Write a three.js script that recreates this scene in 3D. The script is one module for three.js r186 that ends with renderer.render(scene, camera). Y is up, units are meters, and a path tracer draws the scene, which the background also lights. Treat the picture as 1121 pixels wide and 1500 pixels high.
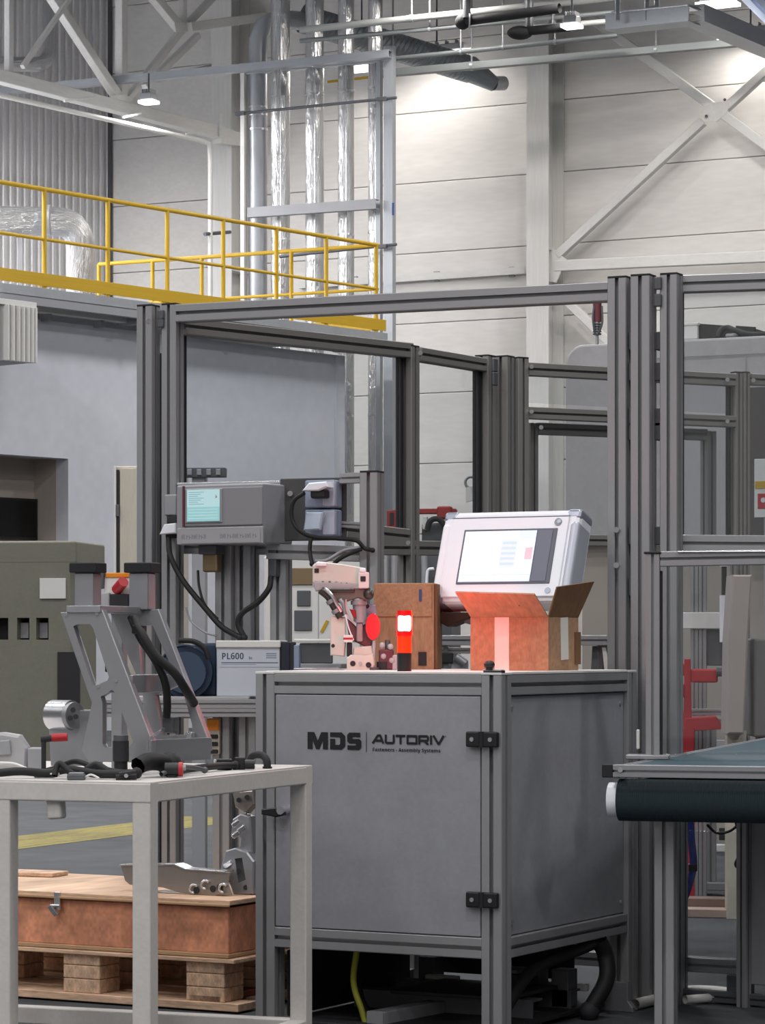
import * as THREE from 'three';
import { RectAreaLightUniformsLib } from 'three/addons/lights/RectAreaLightUniformsLib.js';
import { RoundedBoxGeometry } from 'three/addons/geometries/RoundedBoxGeometry.js';
import { mergeGeometries } from 'three/addons/utils/BufferGeometryUtils.js';

// ------------------------------------------------------------------ camera, light, exposure
const FP = 4200, CX = 560.5, HY = 945, CH = 0.98;          // focal length in pixels, optical axis, eye height
const scene = new THREE.Scene();
scene.background = new THREE.Color(0x000000);
const camera = new THREE.PerspectiveCamera(2 * Math.atan(750 / FP) * 180 / Math.PI, 1121 / 1500, 0.1, 200);
camera.position.set(0, CH, 0);
camera.setViewOffset(1121, 1500, 0, 750 - HY, 1121, 1500); // rising lens: verticals stay vertical
camera.updateProjectionMatrix();
scene.add(camera);
const renderer = new THREE.WebGLRenderer({ antialias: true });
renderer.toneMapping = THREE.LinearToneMapping;
renderer.toneMappingExposure = 0.82;
renderer.shadowMap.enabled = true;
RectAreaLightUniformsLib.init();
const LAMP = 100;                                            // radiance of a high bay lamp
const WHITE_LIGHT = new THREE.Color().setRGB(0.985, 0.975, 0.985), WARM_LIGHT = new THREE.Color().setRGB(1.0, 0.95, 0.9);
// high bay rows over the hall, out of frame above the camera's view: [x, height, z]
const LAMP_GRID = [];
for (const z of [9, 3, -3, -9, -16, -23, -30.5]) for (const x of [-12, -6, 0, 6]) LAMP_GRID.push([x, 8.5, z]);
LAMP_GRID.push([-7.6, 8.5, -36], [-10.4, 8.5, -33]);

// ------------------------------------------------------------------ helpers
let seed = 7;
const rnd = () => { seed = (seed * 1664525 + 1013904223) >>> 0; return seed / 4294967296; };
const V = (x, y, z) => new THREE.Vector3(x, y, z);
const D2R = Math.PI / 180;
const at = (px, py, D) => V((px - CX) / FP * D, CH - (py - HY) / FP * D, -D);   // a point D metres ahead
const used = {};
function numbered(n) { const k = used[n] = (used[n] ?? -1) + 1; return k ? `${n}_${String(k).padStart(3, '0')}` : n; }
function finish(o) { o.castShadow = true; o.receiveShadow = true; return o; }
function thing(name, label, category, pos = V(0, 0, 0), yaw = 0, group) {
  const g = new THREE.Group(); g.name = numbered(name); g.position.copy(pos); g.rotation.y = yaw;
  g.userData = { label, category }; if (group) g.userData.group = group;
  scene.add(g); return g;
}
function struct(name, pos = V(0, 0, 0), yaw = 0) {
  const g = new THREE.Group(); g.name = numbered(name); g.position.copy(pos); g.rotation.y = yaw; g.userData = { kind: 'structure' };
  scene.add(g); return g;
}
function part(t, name, geo, mat, p = [0, 0, 0], r = [0, 0, 0], label) {
  const m = finish(new THREE.Mesh(geo, mat)); m.name = name; m.position.set(...(p.isVector3 ? p.toArray() : p)); m.rotation.set(...r);
  if (label) m.userData.label = label;
  t.add(m); return m;
}
// pixel to local coordinates of a turned group, on its plane of given z (or x)
const cs = (t) => [Math.cos(t.rotation.y), Math.sin(t.rotation.y), t.position.x, t.position.z];
function lx(t, u, z = 0) { const [c, s, px, pz] = cs(t), k = (u - CX) / FP; return -(k * (pz + c * z) + px + s * z) / (c - k * s); }
function lz(t, u, x = 0) { const [c, s, px, pz] = cs(t), k = (u - CX) / FP; return (-k * (pz - s * x) - px - c * x) / (s + k * c); }
function depth(t, x, z) { const [c, s, , pz] = cs(t); return -(pz - s * x + c * z); }
function ly(t, v, x, z = 0) { return CH - (v - HY) / FP * depth(t, x, z) - t.position.y; }
function H(t, u, v, z = 0) { const x = lx(t, u, z); return V(x, ly(t, v, x, z), z); }
function HX(t, u, v, x = 0) { const z = lz(t, u, x); return V(x, ly(t, v, x, z), z); }
const W = (t, p) => { const q = p.clone().sub(t.position); return q.applyAxisAngle(V(0, 1, 0), -t.rotation.y); };
const yawOf = (a, b) => Math.atan2(-(b.z - a.z), b.x - a.x);      // local x runs from a to b

// ---- section geometries, one metre long along z
const ext = (s, seg = 6) => new THREE.ExtrudeGeometry(s, { depth: 1, bevelEnabled: false, curveSegments: seg });
function rr(w, h, r) {
  const s = new THREE.Shape(), a = w / 2, b = h / 2; r = Math.min(r, a * .99, b * .99);
  s.moveTo(-a + r, -b); s.lineTo(a - r, -b); s.absarc(a - r, -b + r, r, -Math.PI / 2, 0); s.lineTo(a, b - r); s.absarc(a - r, b - r, r, 0, Math.PI / 2);
  s.lineTo(-a + r, b); s.absarc(-a + r, b - r, r, Math.PI / 2, Math.PI); s.lineTo(-a, -b + r); s.absarc(-a + r, -b + r, r, Math.PI, Math.PI * 1.5);
  return s;
}
function poly(pts) { const s = new THREE.Shape(); pts.forEach((p, i) => i ? s.lineTo(p[0], p[1]) : s.moveTo(p[0], p[1])); s.closePath(); return s; }
const G = {};
const memo = (k, f) => G[k] ??= f();
const secBox = (w, h, r = 0.004) => memo(`b${w},${h},${r}`, () => ext(rr(w, h, r), 3));
function slotProfile(w = 0.05) {                               // aluminium extrusion with a T slot in every face
  return memo('slot' + w, () => {
    const a = w / 2, o = w * .1, l = w * .09, i = w * .21, d = w * .3, c = w * .04, side = [];
    side.push([-a + c, -a], [-o, -a], [-o, -a + l], [-i, -a + l], [-i + .04 * w, -a + d], [i - .04 * w, -a + d], [i, -a + l], [o, -a + l], [o, -a], [a - c, -a]);
    const pts = [];
    for (let k = 0; k < 4; k++) for (const [x, y] of side) { const q = k * Math.PI / 2; pts.push([x * Math.cos(q) - y * Math.sin(q), x * Math.sin(q) + y * Math.cos(q)]); }
    return ext(poly(pts));
  });
}
const secH = (w, h, tf, tw) => memo(`h${w},${h}`, () => { const a = w / 2, b = h / 2, k = tw / 2; return ext(poly([[-a, -b], [a, -b], [a, -b + tf], [k, -b + tf], [k, b - tf], [a, b - tf], [a, b], [-a, b], [-a, b - tf], [-k, b - tf], [-k, -b + tf], [-a, -b + tf]])); });
const secC = (w, h, t) => memo(`c${w},${h}`, () => { const a = w / 2, b = h / 2; return ext(poly([[-a, -b], [a, -b], [a, -b + t], [-a + t, -b + t], [-a + t, b - t], [a, b - t], [a, b], [-a, b]])); });
const secL = (w, h, t) => memo(`l${w},${h}`, () => ext(poly([[0, 0], [w, 0], [w, t], [t, t], [t, h], [0, h]])));
const CYL = new THREE.CylinderGeometry(1, 1, 1, 24).rotateX(Math.PI / 2).translate(0, 0, 0.5);
const CYL12 = new THREE.CylinderGeometry(1, 1, 1, 12).rotateX(Math.PI / 2).translate(0, 0, 0.5);
function bar(t, name, geo, mat, a, b, up, sx = 1, sy = sx) {      // section geo stretched from a to b
  const z = b.clone().sub(a), L = z.length(); z.normalize();
  let u = up ? up.clone() : V(0, 1, 0); if (Math.abs(u.dot(z)) > .98) u = V(0, 0, 1); if (Math.abs(u.dot(z)) > .98) u = V(1, 0, 0);
  const x = u.clone().cross(z).normalize(), y = z.clone().cross(x);
  const m = finish(new THREE.Mesh(geo, mat)); m.name = name;
  m.quaternion.setFromRotationMatrix(new THREE.Matrix4().makeBasis(x, y, z)); m.position.copy(a); m.scale.set(sx, sy, L);
  t.add(m); return m;
}
const rod = (t, name, mat, a, b, r) => bar(t, name, r > .02 ? CYL : CYL12, mat, a, b, null, r);
function tube(t, name, mat, pts, r, seg = 0, rad = 10, tension = .5) {
  const c = new THREE.CatmullRomCurve3(pts, false, 'catmullrom', tension);
  return part(t, name, new THREE.TubeGeometry(c, seg || pts.length * 8, r, rad), mat);
}
function elbowTube(t, name, mat, pts, bend, r, rad = 20) {       // straight runs with round bends
  const path = new THREE.CurvePath(); let prev = pts[0];
  for (let i = 1; i < pts.length; i++) {
    if (i < pts.length - 1) {
      const p = pts[i], d1 = p.clone().sub(pts[i - 1]).normalize(), d2 = pts[i + 1].clone().sub(p).normalize();
      const a = p.clone().addScaledVector(d1, -bend), b = p.clone().addScaledVector(d2, bend);
      path.add(new THREE.LineCurve3(prev, a)); path.add(new THREE.QuadraticBezierCurve3(a, p, b)); prev = b;
    } else path.add(new THREE.LineCurve3(prev, pts[i]));
  }
  return part(t, name, new THREE.TubeGeometry(path, pts.length * 16, r, rad), mat);
}
const boxG = (w, h, d, r = 0.003) => memo(`B${w.toFixed(4)},${h.toFixed(4)},${d.toFixed(4)},${r}`, () => new RoundedBoxGeometry(w, h, d, 1, Math.min(r, w * .45, h * .45, d * .45)));
const box = (t, name, mat, w, h, d, p, r = [0, 0, 0], rad = 0.003) => part(t, name, boxG(w, h, d, rad), mat, p, r);
// box between pixel corners on the local plane z (front face) with depth d behind it
function pbox(t, name, mat, u0, v0, u1, v1, z, d, rad = 0.003) {
  const a = H(t, u0, v0, z), b = H(t, u1, v1, z), um = (u0 + u1) / 2, m0 = H(t, um, v0, z), m1 = H(t, um, v1, z);
  return box(t, name, mat, Math.abs(b.x - a.x), Math.abs(m0.y - m1.y), d, [(a.x + b.x) / 2, (m0.y + m1.y) / 2, z - d / 2], [0, 0, 0], rad);
}
function plate(t, name, mat, pts, z, d, holes = [], bev = 0.001) {  // outline in local x, y; front face at z
  const s = poly(pts); for (const h of holes) { const p = new THREE.Path(); h.forEach((q, i) => i ? p.lineTo(q[0], q[1]) : p.moveTo(q[0], q[1])); p.closePath(); s.holes.push(p); }
  const g = new THREE.ExtrudeGeometry(s, { depth: d - 2 * bev, bevelEnabled: true, bevelThickness: bev, bevelSize: bev, bevelOffset: -bev, bevelSegments: 1 });
  return part(t, name, g, mat, [0, 0, z - d + bev]);
}
const pxs = (t, z, list) => list.map(([u, v]) => { const p = H(t, u, v, z); return [p.x, p.y]; });

// ---- textures
function noiseTex(n, fn, srgb) {
  const d = new Uint8Array(n * n * 4);
  for (let j = 0; j < n; j++) for (let i = 0; i < n; i++) { const c = fn(i / n, j / n); const k = (j * n + i) * 4; for (let q = 0; q < 3; q++) d[k + q] = Math.max(0, Math.min(255, Array.isArray(c) ? c[q] : c)); d[k + 3] = 255; }
  const t = new THREE.DataTexture(d, n, n); t.wrapS = t.wrapT = THREE.RepeatWrapping; t.magFilter = THREE.LinearFilter; t.minFilter = THREE.LinearMipmapLinearFilter; t.generateMipmaps = true;
  if (srgb) t.colorSpace = THREE.SRGBColorSpace; t.needsUpdate = true; return t;
}
function lattice(n) { const a = new Float32Array(n * n); for (let i = 0; i < n * n; i++) a[i] = rnd(); return (x, y) => { x = ((x % 1) + 1) % 1 * n; y = ((y % 1) + 1) % 1 * n; const i = x | 0, j = y | 0, f = x - i, g = y - j, u = f * f * (3 - 2 * f), v = g * g * (3 - 2 * g), q = (p, r) => a[(r % n) * n + p % n]; return (q(i, j) * (1 - u) + q(i + 1, j) * u) * (1 - v) + (q(i, j + 1) * (1 - u) + q(i + 1, j + 1) * u) * v; }; }
const n4 = lattice(4), n8 = lattice(8), n16 = lattice(16), n32 = lattice(32), n64 = lattice(64), n128 = lattice(128);
const rep = (t, x, y = x) => { const c = t.clone(); c.repeat.set(x, y); c.needsUpdate = true; return c; };
const crinkle = noiseTex(256, (x, y) => 255 * (.5 * n8(x, y) + .3 * n32(x, y) + .2 * n64(x, y)));
const fineBump = noiseTex(256, (x, y) => 90 + 110 * n128(x, y) + 40 * n64(x, y));
const mottle = noiseTex(256, (x, y) => { const v = 246 + 7 * (n4(x, y) - .5) + 6 * (n16(x, y) - .5) + 8 * (n64(x, y) - .5); return [v, v, v]; }, true);
const floorTex = noiseTex(512, (x, y) => { const v = 205 + 40 * (n4(x, y) - .5) + 40 * (n16(x, y) - .5) + 30 * (n64(x, y) - .5) + 26 * (n128(x, y) - .5); return [v, v, v + 3]; }, true);
const woodTex = noiseTex(512, (x, y) => { const g = n8(x * 1 + .06 * n8(x, y), y * .25) * .5 + n32(x, y * .12) * .35 + n128(x, y * .1) * .3; const k = .68 + .42 * g; return [232 * k, 172 * k, 140 * k]; }, true);
const paleTex = noiseTex(256, (x, y) => { const g = n8(x + .05 * n8(x, y), y * .25) * .5 + n32(x, y * .12) * .35 + n64(x, y * .1) * .3; const k = .72 + .36 * g; return [226 * k, 188 * k, 156 * k]; }, true);
const plyEdge = noiseTex(128, (x, y) => { const k = (Math.floor(y * 8) % 2 ? .74 : 1) * (.85 + .25 * n64(x * .2, y)); return [212 * k, 170 * k, 128 * k]; }, true);
const cardTex = noiseTex(256, (x, y) => { const k = .9 + .1 * n16(x, y) + .1 * n64(x, y * .3); return [178 * k, 142 * k, 112 * k]; }, true);
const beltBump = noiseTex(128, (x, y) => 128 + 100 * Math.sin(y * Math.PI * 2 * 16) * (.6 + .4 * Math.sin(x * Math.PI * 2 * 16)));
const spiralBump = noiseTex(128, (x, y) => { const q = ((x + y) * 8) % 1; return q < .12 ? 255 : 90; });
function canvasTex(w, h, draw) { const c = document.createElement('canvas'); c.width = w; c.height = h; const x = c.getContext('2d'); draw(x, w, h); const t = new THREE.CanvasTexture(c); t.colorSpace = THREE.SRGBColorSpace; t.anisotropy = 4; return t; }

// ---- materials
const mat = (color, roughness = .6, metalness = 0, o = {}) => new THREE.MeshStandardMaterial({ color, roughness, metalness, ...o });
const M = {
  alu: mat(0xa0a0a2, .46, .5, { bumpMap: fineBump, bumpScale: .00015 }), aluDim: mat(0x94918d, .48, .45, { bumpMap: fineBump, bumpScale: .00015 }),
  aluMill: mat(0xa0a1a5, .38, .6, { bumpMap: fineBump, bumpScale: .0003 }),
  aluBright: mat(0xdcdde0, .25, .9),
  galv: mat(0xb3b7bc, .42, .5, { map: mottle }),
  foil: mat(0xc9c9ca, .3, .85, { bumpMap: rep(crinkle, 2, 6), bumpScale: .02 }),
  whiteSteel: mat(0xe4e3e0, .5, 0, { map: rep(mottle, 1, 1) }),
  panelWall: mat(0xe6e3df, .55, 0, { map: rep(mottle, .5, .5) }),
  ribWall: mat(0xdedcdc, .5, .1, { map: mottle }),
  blockWall: mat(0xd8dae2, .75, 0, { map: rep(mottle, .2, .2) }),
  greySteel: mat(0x9b9ca0, .5, .2),
  darkSteel: mat(0x5d5f63, .5, .3),
  yellow: mat(0xc9a21c, .5, 0, { map: rep(mottle, 2, 2) }),
  black: mat(0x17171a, .5, 0), blackSoft: mat(0x1b1b1e, .8, 0), blackRubber: mat(0x141416, .65, 0),
  sheet: mat(0x9d9ea4, .5, .15, { bumpMap: rep(fineBump, 3, 3), bumpScale: .0002, map: rep(mottle, 1, 1) }),
  tableWhite: mat(0xdcd7d1, .42, 0, { map: rep(mottle, 2, 2) }),
  olive: mat(0x7e7c6e, .6, 0, { map: mottle }),
  beige: mat(0xcdc5b6, .6, 0, { map: mottle }),
  machineGrey: mat(0xb3b1b3, .5, 0, { map: mottle }),
  offWhite: mat(0xdedcd8, .5, 0), plasticWhite: mat(0xeff1f8, .35, 0),
  glass: new THREE.MeshPhysicalMaterial({ color: 0xf4f6f7, roughness: .02, metalness: 0, transmission: 1, thickness: 0, ior: 1.45 }),
  wood: mat(0xfbe4d6, .7, 0, { map: rep(woodTex, 1, 1) }), ply: mat(0xffffff, .75, 0, { map: plyEdge }), woodPale: mat(0xffffff, .75, 0, { map: rep(paleTex, 1, 1) }), woodDark: mat(0x8c6a52, .8, 0, { map: rep(woodTex, 2, 2) }),
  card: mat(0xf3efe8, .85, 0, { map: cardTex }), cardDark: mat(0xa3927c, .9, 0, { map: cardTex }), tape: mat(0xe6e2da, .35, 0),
  red: mat(0xb3202a, .45, 0), redDeep: mat(0xa02c26, .5, 0), orange: mat(0xe08a1c, .5, 0), blueCable: mat(0x2c3a8c, .5, 0),
  motorBlue: mat(0x27384f, .5, .1), blueGrey: mat(0x8f9ab0, .45, .1), instrument: mat(0xc4c8d2, .45, 0),
  screw: mat(0xd0d0d2, .3, .9), brass: mat(0x8d7a5e, .4, .6), dark: mat(0x26262a, .7, 0), rubberCap: mat(0x1a1b1f, .7, 0),
};
// ================================================================== the hall
const WALL_YAW = -Math.atan2(.44, .898), E = V(.898, 0, .44);
const wallBack = struct('wall_back', V(2.185, 0, -40), WALL_YAW);
const cornerX = lx(wallBack, 162);
const bayEdges = [cornerX, lx(wallBack, 324), 0.03, 5.15, 10.3];
const rows = [0]; for (let h = .56; h < 11; h += 1) rows.push(h); rows.push(11);
for (let b = 0; b < 4; b++) for (let r = 0; r < rows.length - 1; r++) {
  const w = bayEdges[b + 1] - bayEdges[b] - .012, h = rows[r + 1] - rows[r] - .007;
  box(wallBack, 'panel', M.panelWall, w, h, .08, [(bayEdges[b] + bayEdges[b + 1]) / 2, (rows[r] + rows[r + 1]) / 2, -.04 - .004 * ((b * 7 + r * 3) % 3) / 3], [0, 0, 0], .012);
}
box(wallBack, 'backing', mat(0xa8a5a2, .7), 10.4 - cornerX + .2, 11, .1, [(10.4 + cornerX) / 2, 5.5, -.14]);
box(wallBack, 'wall_extension', M.panelWall, 54, 11, .2, [37.3, 5.5, -.1]);
// mezzanine direction (also the left wall's)
const mA = at(0, 410, 31), mB = at(568, 485, 36.05); mA.y = mB.y = 4.93;
const MEZ_YAW = yawOf(mA, mB), Dv = V(Math.cos(MEZ_YAW), 0, -Math.sin(MEZ_YAW)), Nv = V(Math.sin(MEZ_YAW), 0, Math.cos(MEZ_YAW));
const cornerW = V(cornerX, 0, 0).applyAxisAngle(V(0, 1, 0), WALL_YAW).add(wallBack.position);
const wallLeft = struct('wall_left', cornerW, MEZ_YAW);
{ const pts = [], p = .14; for (let i = 0; i < 46; i++) { const x = -i * p; pts.push([x, .0], [x - .06, .0], [x - .075, -.03], [x - .125, -.03]); } pts.push([-46 * p, -.12], [0, -.12]);
  const g = new THREE.ExtrudeGeometry(poly(pts.map(([x, z]) => [x, -z])), { depth: 11, bevelEnabled: false }).rotateX(-Math.PI / 2);
  part(wallLeft, 'ribbed_cladding', g, M.ribWall); box(wallLeft, 'wall_extension', M.ribWall, 50, 11, .2, [-31.4, 5.5, -.1]); }
const HALL_CENTRE = cornerW.clone().addScaledVector(E, 31).addScaledVector(Dv, -26);
{ const s = struct('wall_right', cornerW.clone().addScaledVector(E, 62), MEZ_YAW); box(s, 'wall_sheet', M.panelWall, 58, 11, .2, [-27, 5.5, .1]);
  const f = struct('wall_front', cornerW.clone().addScaledVector(Dv, -54), WALL_YAW); box(f, 'wall_sheet', M.panelWall, 72, 11, .2, [31, 5.5, .1]);
  const c = struct('ceiling', V(HALL_CENTRE.x, 11, HALL_CENTRE.z), WALL_YAW); box(c, 'roof_deck', M.greySteel, 100, .25, 100, [0, .125, 0]);
  const fl = struct('floor', V(HALL_CENTRE.x, 0, HALL_CENTRE.z), WALL_YAW); const fm = mat(0x55595c, .85, 0, { map: rep(floorTex, 9, 9) });
  box(fl, 'floor_slab', fm, 100, .3, 100, [0, -.15, 0]); }
{ const a = at(-160, 945, 13.2), b = at(330, 945, 16.3); a.y = b.y = 0;                       // yellow walkway marking
  const s = struct('trim_1', V(a.x, 0, a.z), yawOf(a, b)); box(s, 'floor_marking', mat(0xa89a4a, .8, 0, { map: rep(floorTex, 2, 2) }), a.distanceTo(b), .002, .5, [a.distanceTo(b) / 2, .001, 0], [0, 0, 0], .0005); }
{ const s = struct('trim_2', cornerW, MEZ_YAW); box(s, 'corner_strip', M.darkSteel, .05, 11, .05, [-.04, 5.5, .03]); }

// steel columns of the end wall
function column(u, label) {
  const t = thing('steel_column', label, 'column', V(0, 0, 0), WALL_YAW);
  const x = lx(wallBack, u, .55); t.position.copy(V(x, 0, .01).applyAxisAngle(V(0, 1, 0), WALL_YAW).add(wallBack.position));
  bar(t, 'shaft', secH(.33, .55, .022, .014), M.whiteSteel, V(0, 0, .275), V(0, 11, .275), V(0, 0, 1));
  box(t, 'base_plate', M.whiteSteel, .42, .03, .62, [0, .015, .29]); box(t, 'stiffener', M.whiteSteel, .32, .015, .5, [0, 6.42, .275]);
  return t;
}
const colMain = column(788, 'wide white steel column on the end wall, at the foot of the diagonal bracing');
const colLeft = column(325, 'white steel column behind the pipe rack, carrying the end of the roof truss');
// bracing
{ const t = thing('wind_bracing', 'white diagonal steel cross bracing and horizontal strut right of the wide column', 'bracing', wallBack.position.clone(), WALL_YAW);
  const z = .38, sec = secBox(.13, .13, .015), L = (n, u0, v0, u1, v1, g = sec, zz = z) => bar(t, n, g, M.whiteSteel, H(t, u0, v0, zz), H(t, u1, v1, zz), V(0, 0, 1));
  L('brace', 868, 28, 1190, 262, sec); L('brace', 818, 374, 1030, 178, secBox(.12, .12, .012)); L('brace', 1064, 158, 1170, 62, secBox(.12, .12, .012));
  plate(t, 'gusset', M.whiteSteel, pxs(t, z + .07, [[1030, 155], [1046, 150], [1068, 148], [1066, 164], [1050, 178], [1032, 178]]), z + .07, .016);
  for (const [u, v] of [[1035, 170], [1062, 146]]) rod(t, 'bolt', M.darkSteel, H(t, u, v, z + .07), H(t, u, v, z + .1), .02);
  plate(t, 'gusset', M.whiteSteel, pxs(t, z + .05, [[803, 366], [812, 366], [830, 380], [822, 398], [815, 414], [803, 412]]), z + .05, .016);
  L('strut', 815, 390, 1190, 373, secBox(.15, .12, .012)); L('brace', 826, 436, 960, 566, secBox(.12, .12, .012)); }
{ const t = thing('wall_rail', 'pale horizontal steel rail on the end wall between pipe rack and wide column', 'rail', wallBack.position.clone(), WALL_YAW);
  bar(t, 'channel', secC(.1, .09, .008), M.whiteSteel, H(t, 440, 418, .06), H(t, 770, 396, .06), V(0, 0, 1)); for (const u of [520, 640, 750]) box(t, 'clip', M.greySteel, .08, .14, .05, H(t, u, 412 - (u - 520) * .06, .025)); }

// ================================================================== mezzanine
const wallMez = struct('wall_mezzanine', mB.clone().setY(0).addScaledVector(Nv, -.45).addScaledVector(Dv, -.3), MEZ_YAW);
{ const o = H(wallMez, 100, 672), oL = lx(wallMez, -260), s = poly([[-24, 0], [0, 0], [0, 4.62], [-24, 4.62]]);
  const hole = new THREE.Path(); [[oL, .0], [o.x, .0], [o.x, o.y], [oL, o.y]].forEach((q, i) => i ? hole.lineTo(...q) : hole.moveTo(...q)); hole.closePath(); s.holes.push(hole);
  part(wallMez, 'front_wall', new THREE.ExtrudeGeometry(s, { depth: .2, bevelEnabled: false }), M.blockWall, [0, 0, -.2]);
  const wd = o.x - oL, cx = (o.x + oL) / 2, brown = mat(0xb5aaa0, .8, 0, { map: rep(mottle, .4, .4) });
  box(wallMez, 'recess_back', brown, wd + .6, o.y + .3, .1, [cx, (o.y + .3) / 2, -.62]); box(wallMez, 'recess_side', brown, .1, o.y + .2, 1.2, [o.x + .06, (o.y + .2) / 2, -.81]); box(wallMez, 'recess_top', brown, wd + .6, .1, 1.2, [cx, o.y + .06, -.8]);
  const sp = V(0, 0, 0).sub(E.clone().multiplyScalar(9)).applyAxisAngle(V(0, 1, 0), -MEZ_YAW);
  const side = box(wallMez, 'side_wall', M.blockWall, 9, 4.62, .2, [sp.x / 2, 2.31, sp.z / 2], [0, WALL_YAW - MEZ_YAW, 0]); side.position.x -= .1; }
{ const t = thing('wall_screen', 'black wall screen in the dark recess of the mezzanine wall', 'screen', wallMez.position.clone(), MEZ_YAW);
  const z = -.53, a = H(t, -120, 722, z), b = H(t, 53, 791, z); t.position.y = 0;
  box(t, 'bezel', M.black, b.x - a.x, a.y - b.y, .05, [(a.x + b.x) / 2, (a.y + b.y) / 2, z]); box(t, 'glass', mat(0x0a0a0b, .25), b.x - a.x - .06, a.y - b.y - .06, .012, [(a.x + b.x) / 2, (a.y + b.y) / 2, z + .025]); }
{ const t = thing('mezzanine_deck', 'grey steel deck edge of the mezzanine under the yellow railing', 'platform', mB.clone().setY(0), MEZ_YAW);
  const back = W(t, mB.clone().addScaledVector(E, -7));
  const g = new THREE.ExtrudeGeometry(poly([[-24, 0], [0, 0], [back.x, -back.z], [back.x - 24, -back.z]]), { depth: .1, bevelEnabled: false }).rotateX(-Math.PI / 2);
  part(t, 'deck_plate', g, M.galv, [0, 4.8, 0]);
  bar(t, 'edge_channel', secC(.08, .17, .012), M.greySteel, V(-24, 4.79, -.05), V(0, 4.79, -.05), V(0, 1, 0));
  for (let i = 0; i < 12; i++) box(t, 'joist', M.greySteel, .08, .14, .42, [-.5 - i * 1.9, 4.72, -.24]); }
{ const t = thing('wall_trunking', 'white cable trunking running along the mezzanine wall just under the deck', 'trunking', wallMez.position.clone(), MEZ_YAW);
  const a = H(t, 52, 451, .1), b = H(t, 240, 476, .1); b.y = a.y; bar(t, 'duct', secBox(.12, .1, .01), M.offWhite, a, b); bar(t, 'lid', secBox(.13, .02, .004), M.offWhite, a.clone().add(V(0, .062, 0)), b.clone().add(V(0, .062, 0)));
  for (const k of [.1, .5, .9]) box(t, 'bracket', M.greySteel, .06, .2, .12, a.clone().lerp(b, k).add(V(0, -.03, -.04))); }
// yellow railing
{ const t = thing('guard_railing', 'yellow tubular safety railing with toe board around the mezzanine edge', 'railing', mB.clone().setY(4.9), MEZ_YAW);
  const z = -.06, r = .026, yt = 1.1, ym = .55, c = V(-.12, 0, z), run = (n, a, b, rr_ = r) => rod(t, n, M.yellow, a, b, rr_);
  const xL = lx(t, -140, z), up = (p, h) => p.clone().setY(h);
  run('top_rail', V(xL, yt, z), up(c, yt)); run('mid_rail', V(xL, ym, z), up(c, ym), .02);
  box(t, 'toe_board', M.yellow, -xL, .14, .012, [xL / 2, .1, z + .03]);
  for (const u of [-30, 65, 158, 245, 327, 405, 478, 551]) { const x = lx(t, u, z); run('post', V(x, 0, z), V(x, yt, z)); box(t, 'foot_plate', M.yellow, .12, .015, .08, [x, .04, z - .01]); }
  const sd = E.clone().multiplyScalar(-1).applyAxisAngle(V(0, 1, 0), -MEZ_YAW), far = c.clone().addScaledVector(sd, 4.1);
  run('side_top_rail', up(c, yt), up(far, yt)); run('side_mid_rail', up(c, ym), up(far, ym), .02); bar(t, 'side_toe_board', secBox(.012, .14), M.yellow, up(c, .1), up(far, .1));
  for (const k of [.3, .62, .8, 1]) { const p = c.clone().addScaledVector(sd, 4.1 * k); run('post', up(p, 0), up(p, yt)); } }
{ const t = thing('duct_elbow', 'shiny silver insulated duct bending down onto the mezzanine behind the railing', 'duct', at(118, 415, 33.6).setY(4.9));
  const q = (u, v, D) => W(t, at(u, v, D)); elbowTube(t, 'pipe', M.foil, [q(-120, 322, 32.5), q(118, 325, 33.6), V(0, 0, 0)], .34, .17);
  rod(t, 'flange', M.galv, V(0, .08, 0), V(0, .14, 0), .2); for (const u of [20, 70]) bar(t, 'band', CYL, M.galv, q(u, 322.5, 33.2), q(u + 4, 322.5, 33.2), null, .176);
  bar(t, 'stand', secBox(.06, .06), M.greySteel, q(30, 336, 33.1), q(30, 336, 33.1).setY(0)); }
{ const t = thing('air_heater', 'grey finned heater box on the mezzanine wall at the left edge', 'heater', wallMez.position.clone(), MEZ_YAW);
  const z = 1.0; const a = H(t, -70, 437, z), b = H(t, 47, 532, z); t.position.y = 0;
  box(t, 'casing', M.greySteel, b.x - a.x, a.y - b.y, .5, [(a.x + b.x) / 2, (a.y + b.y) / 2, z - .3], [0, 0, 0], .02); box(t, 'top_frame', M.offWhite, b.x - a.x + .08, .06, .62, [(a.x + b.x) / 2, a.y + .03, z - .28]);
  for (const u of [-50, -30, -10, 6, 14, 22, 29, 36, 42, 47]) { const x = lx(t, u, z); box(t, 'fin', M.offWhite, .025, a.y - b.y, .12, [x, (a.y + b.y) / 2, z], [0, .3, 0]); }
  box(t, 'mounting_arm', M.greySteel, .08, .08, .6, [(a.x + b.x) / 2, a.y - .1, .3]); }

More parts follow.
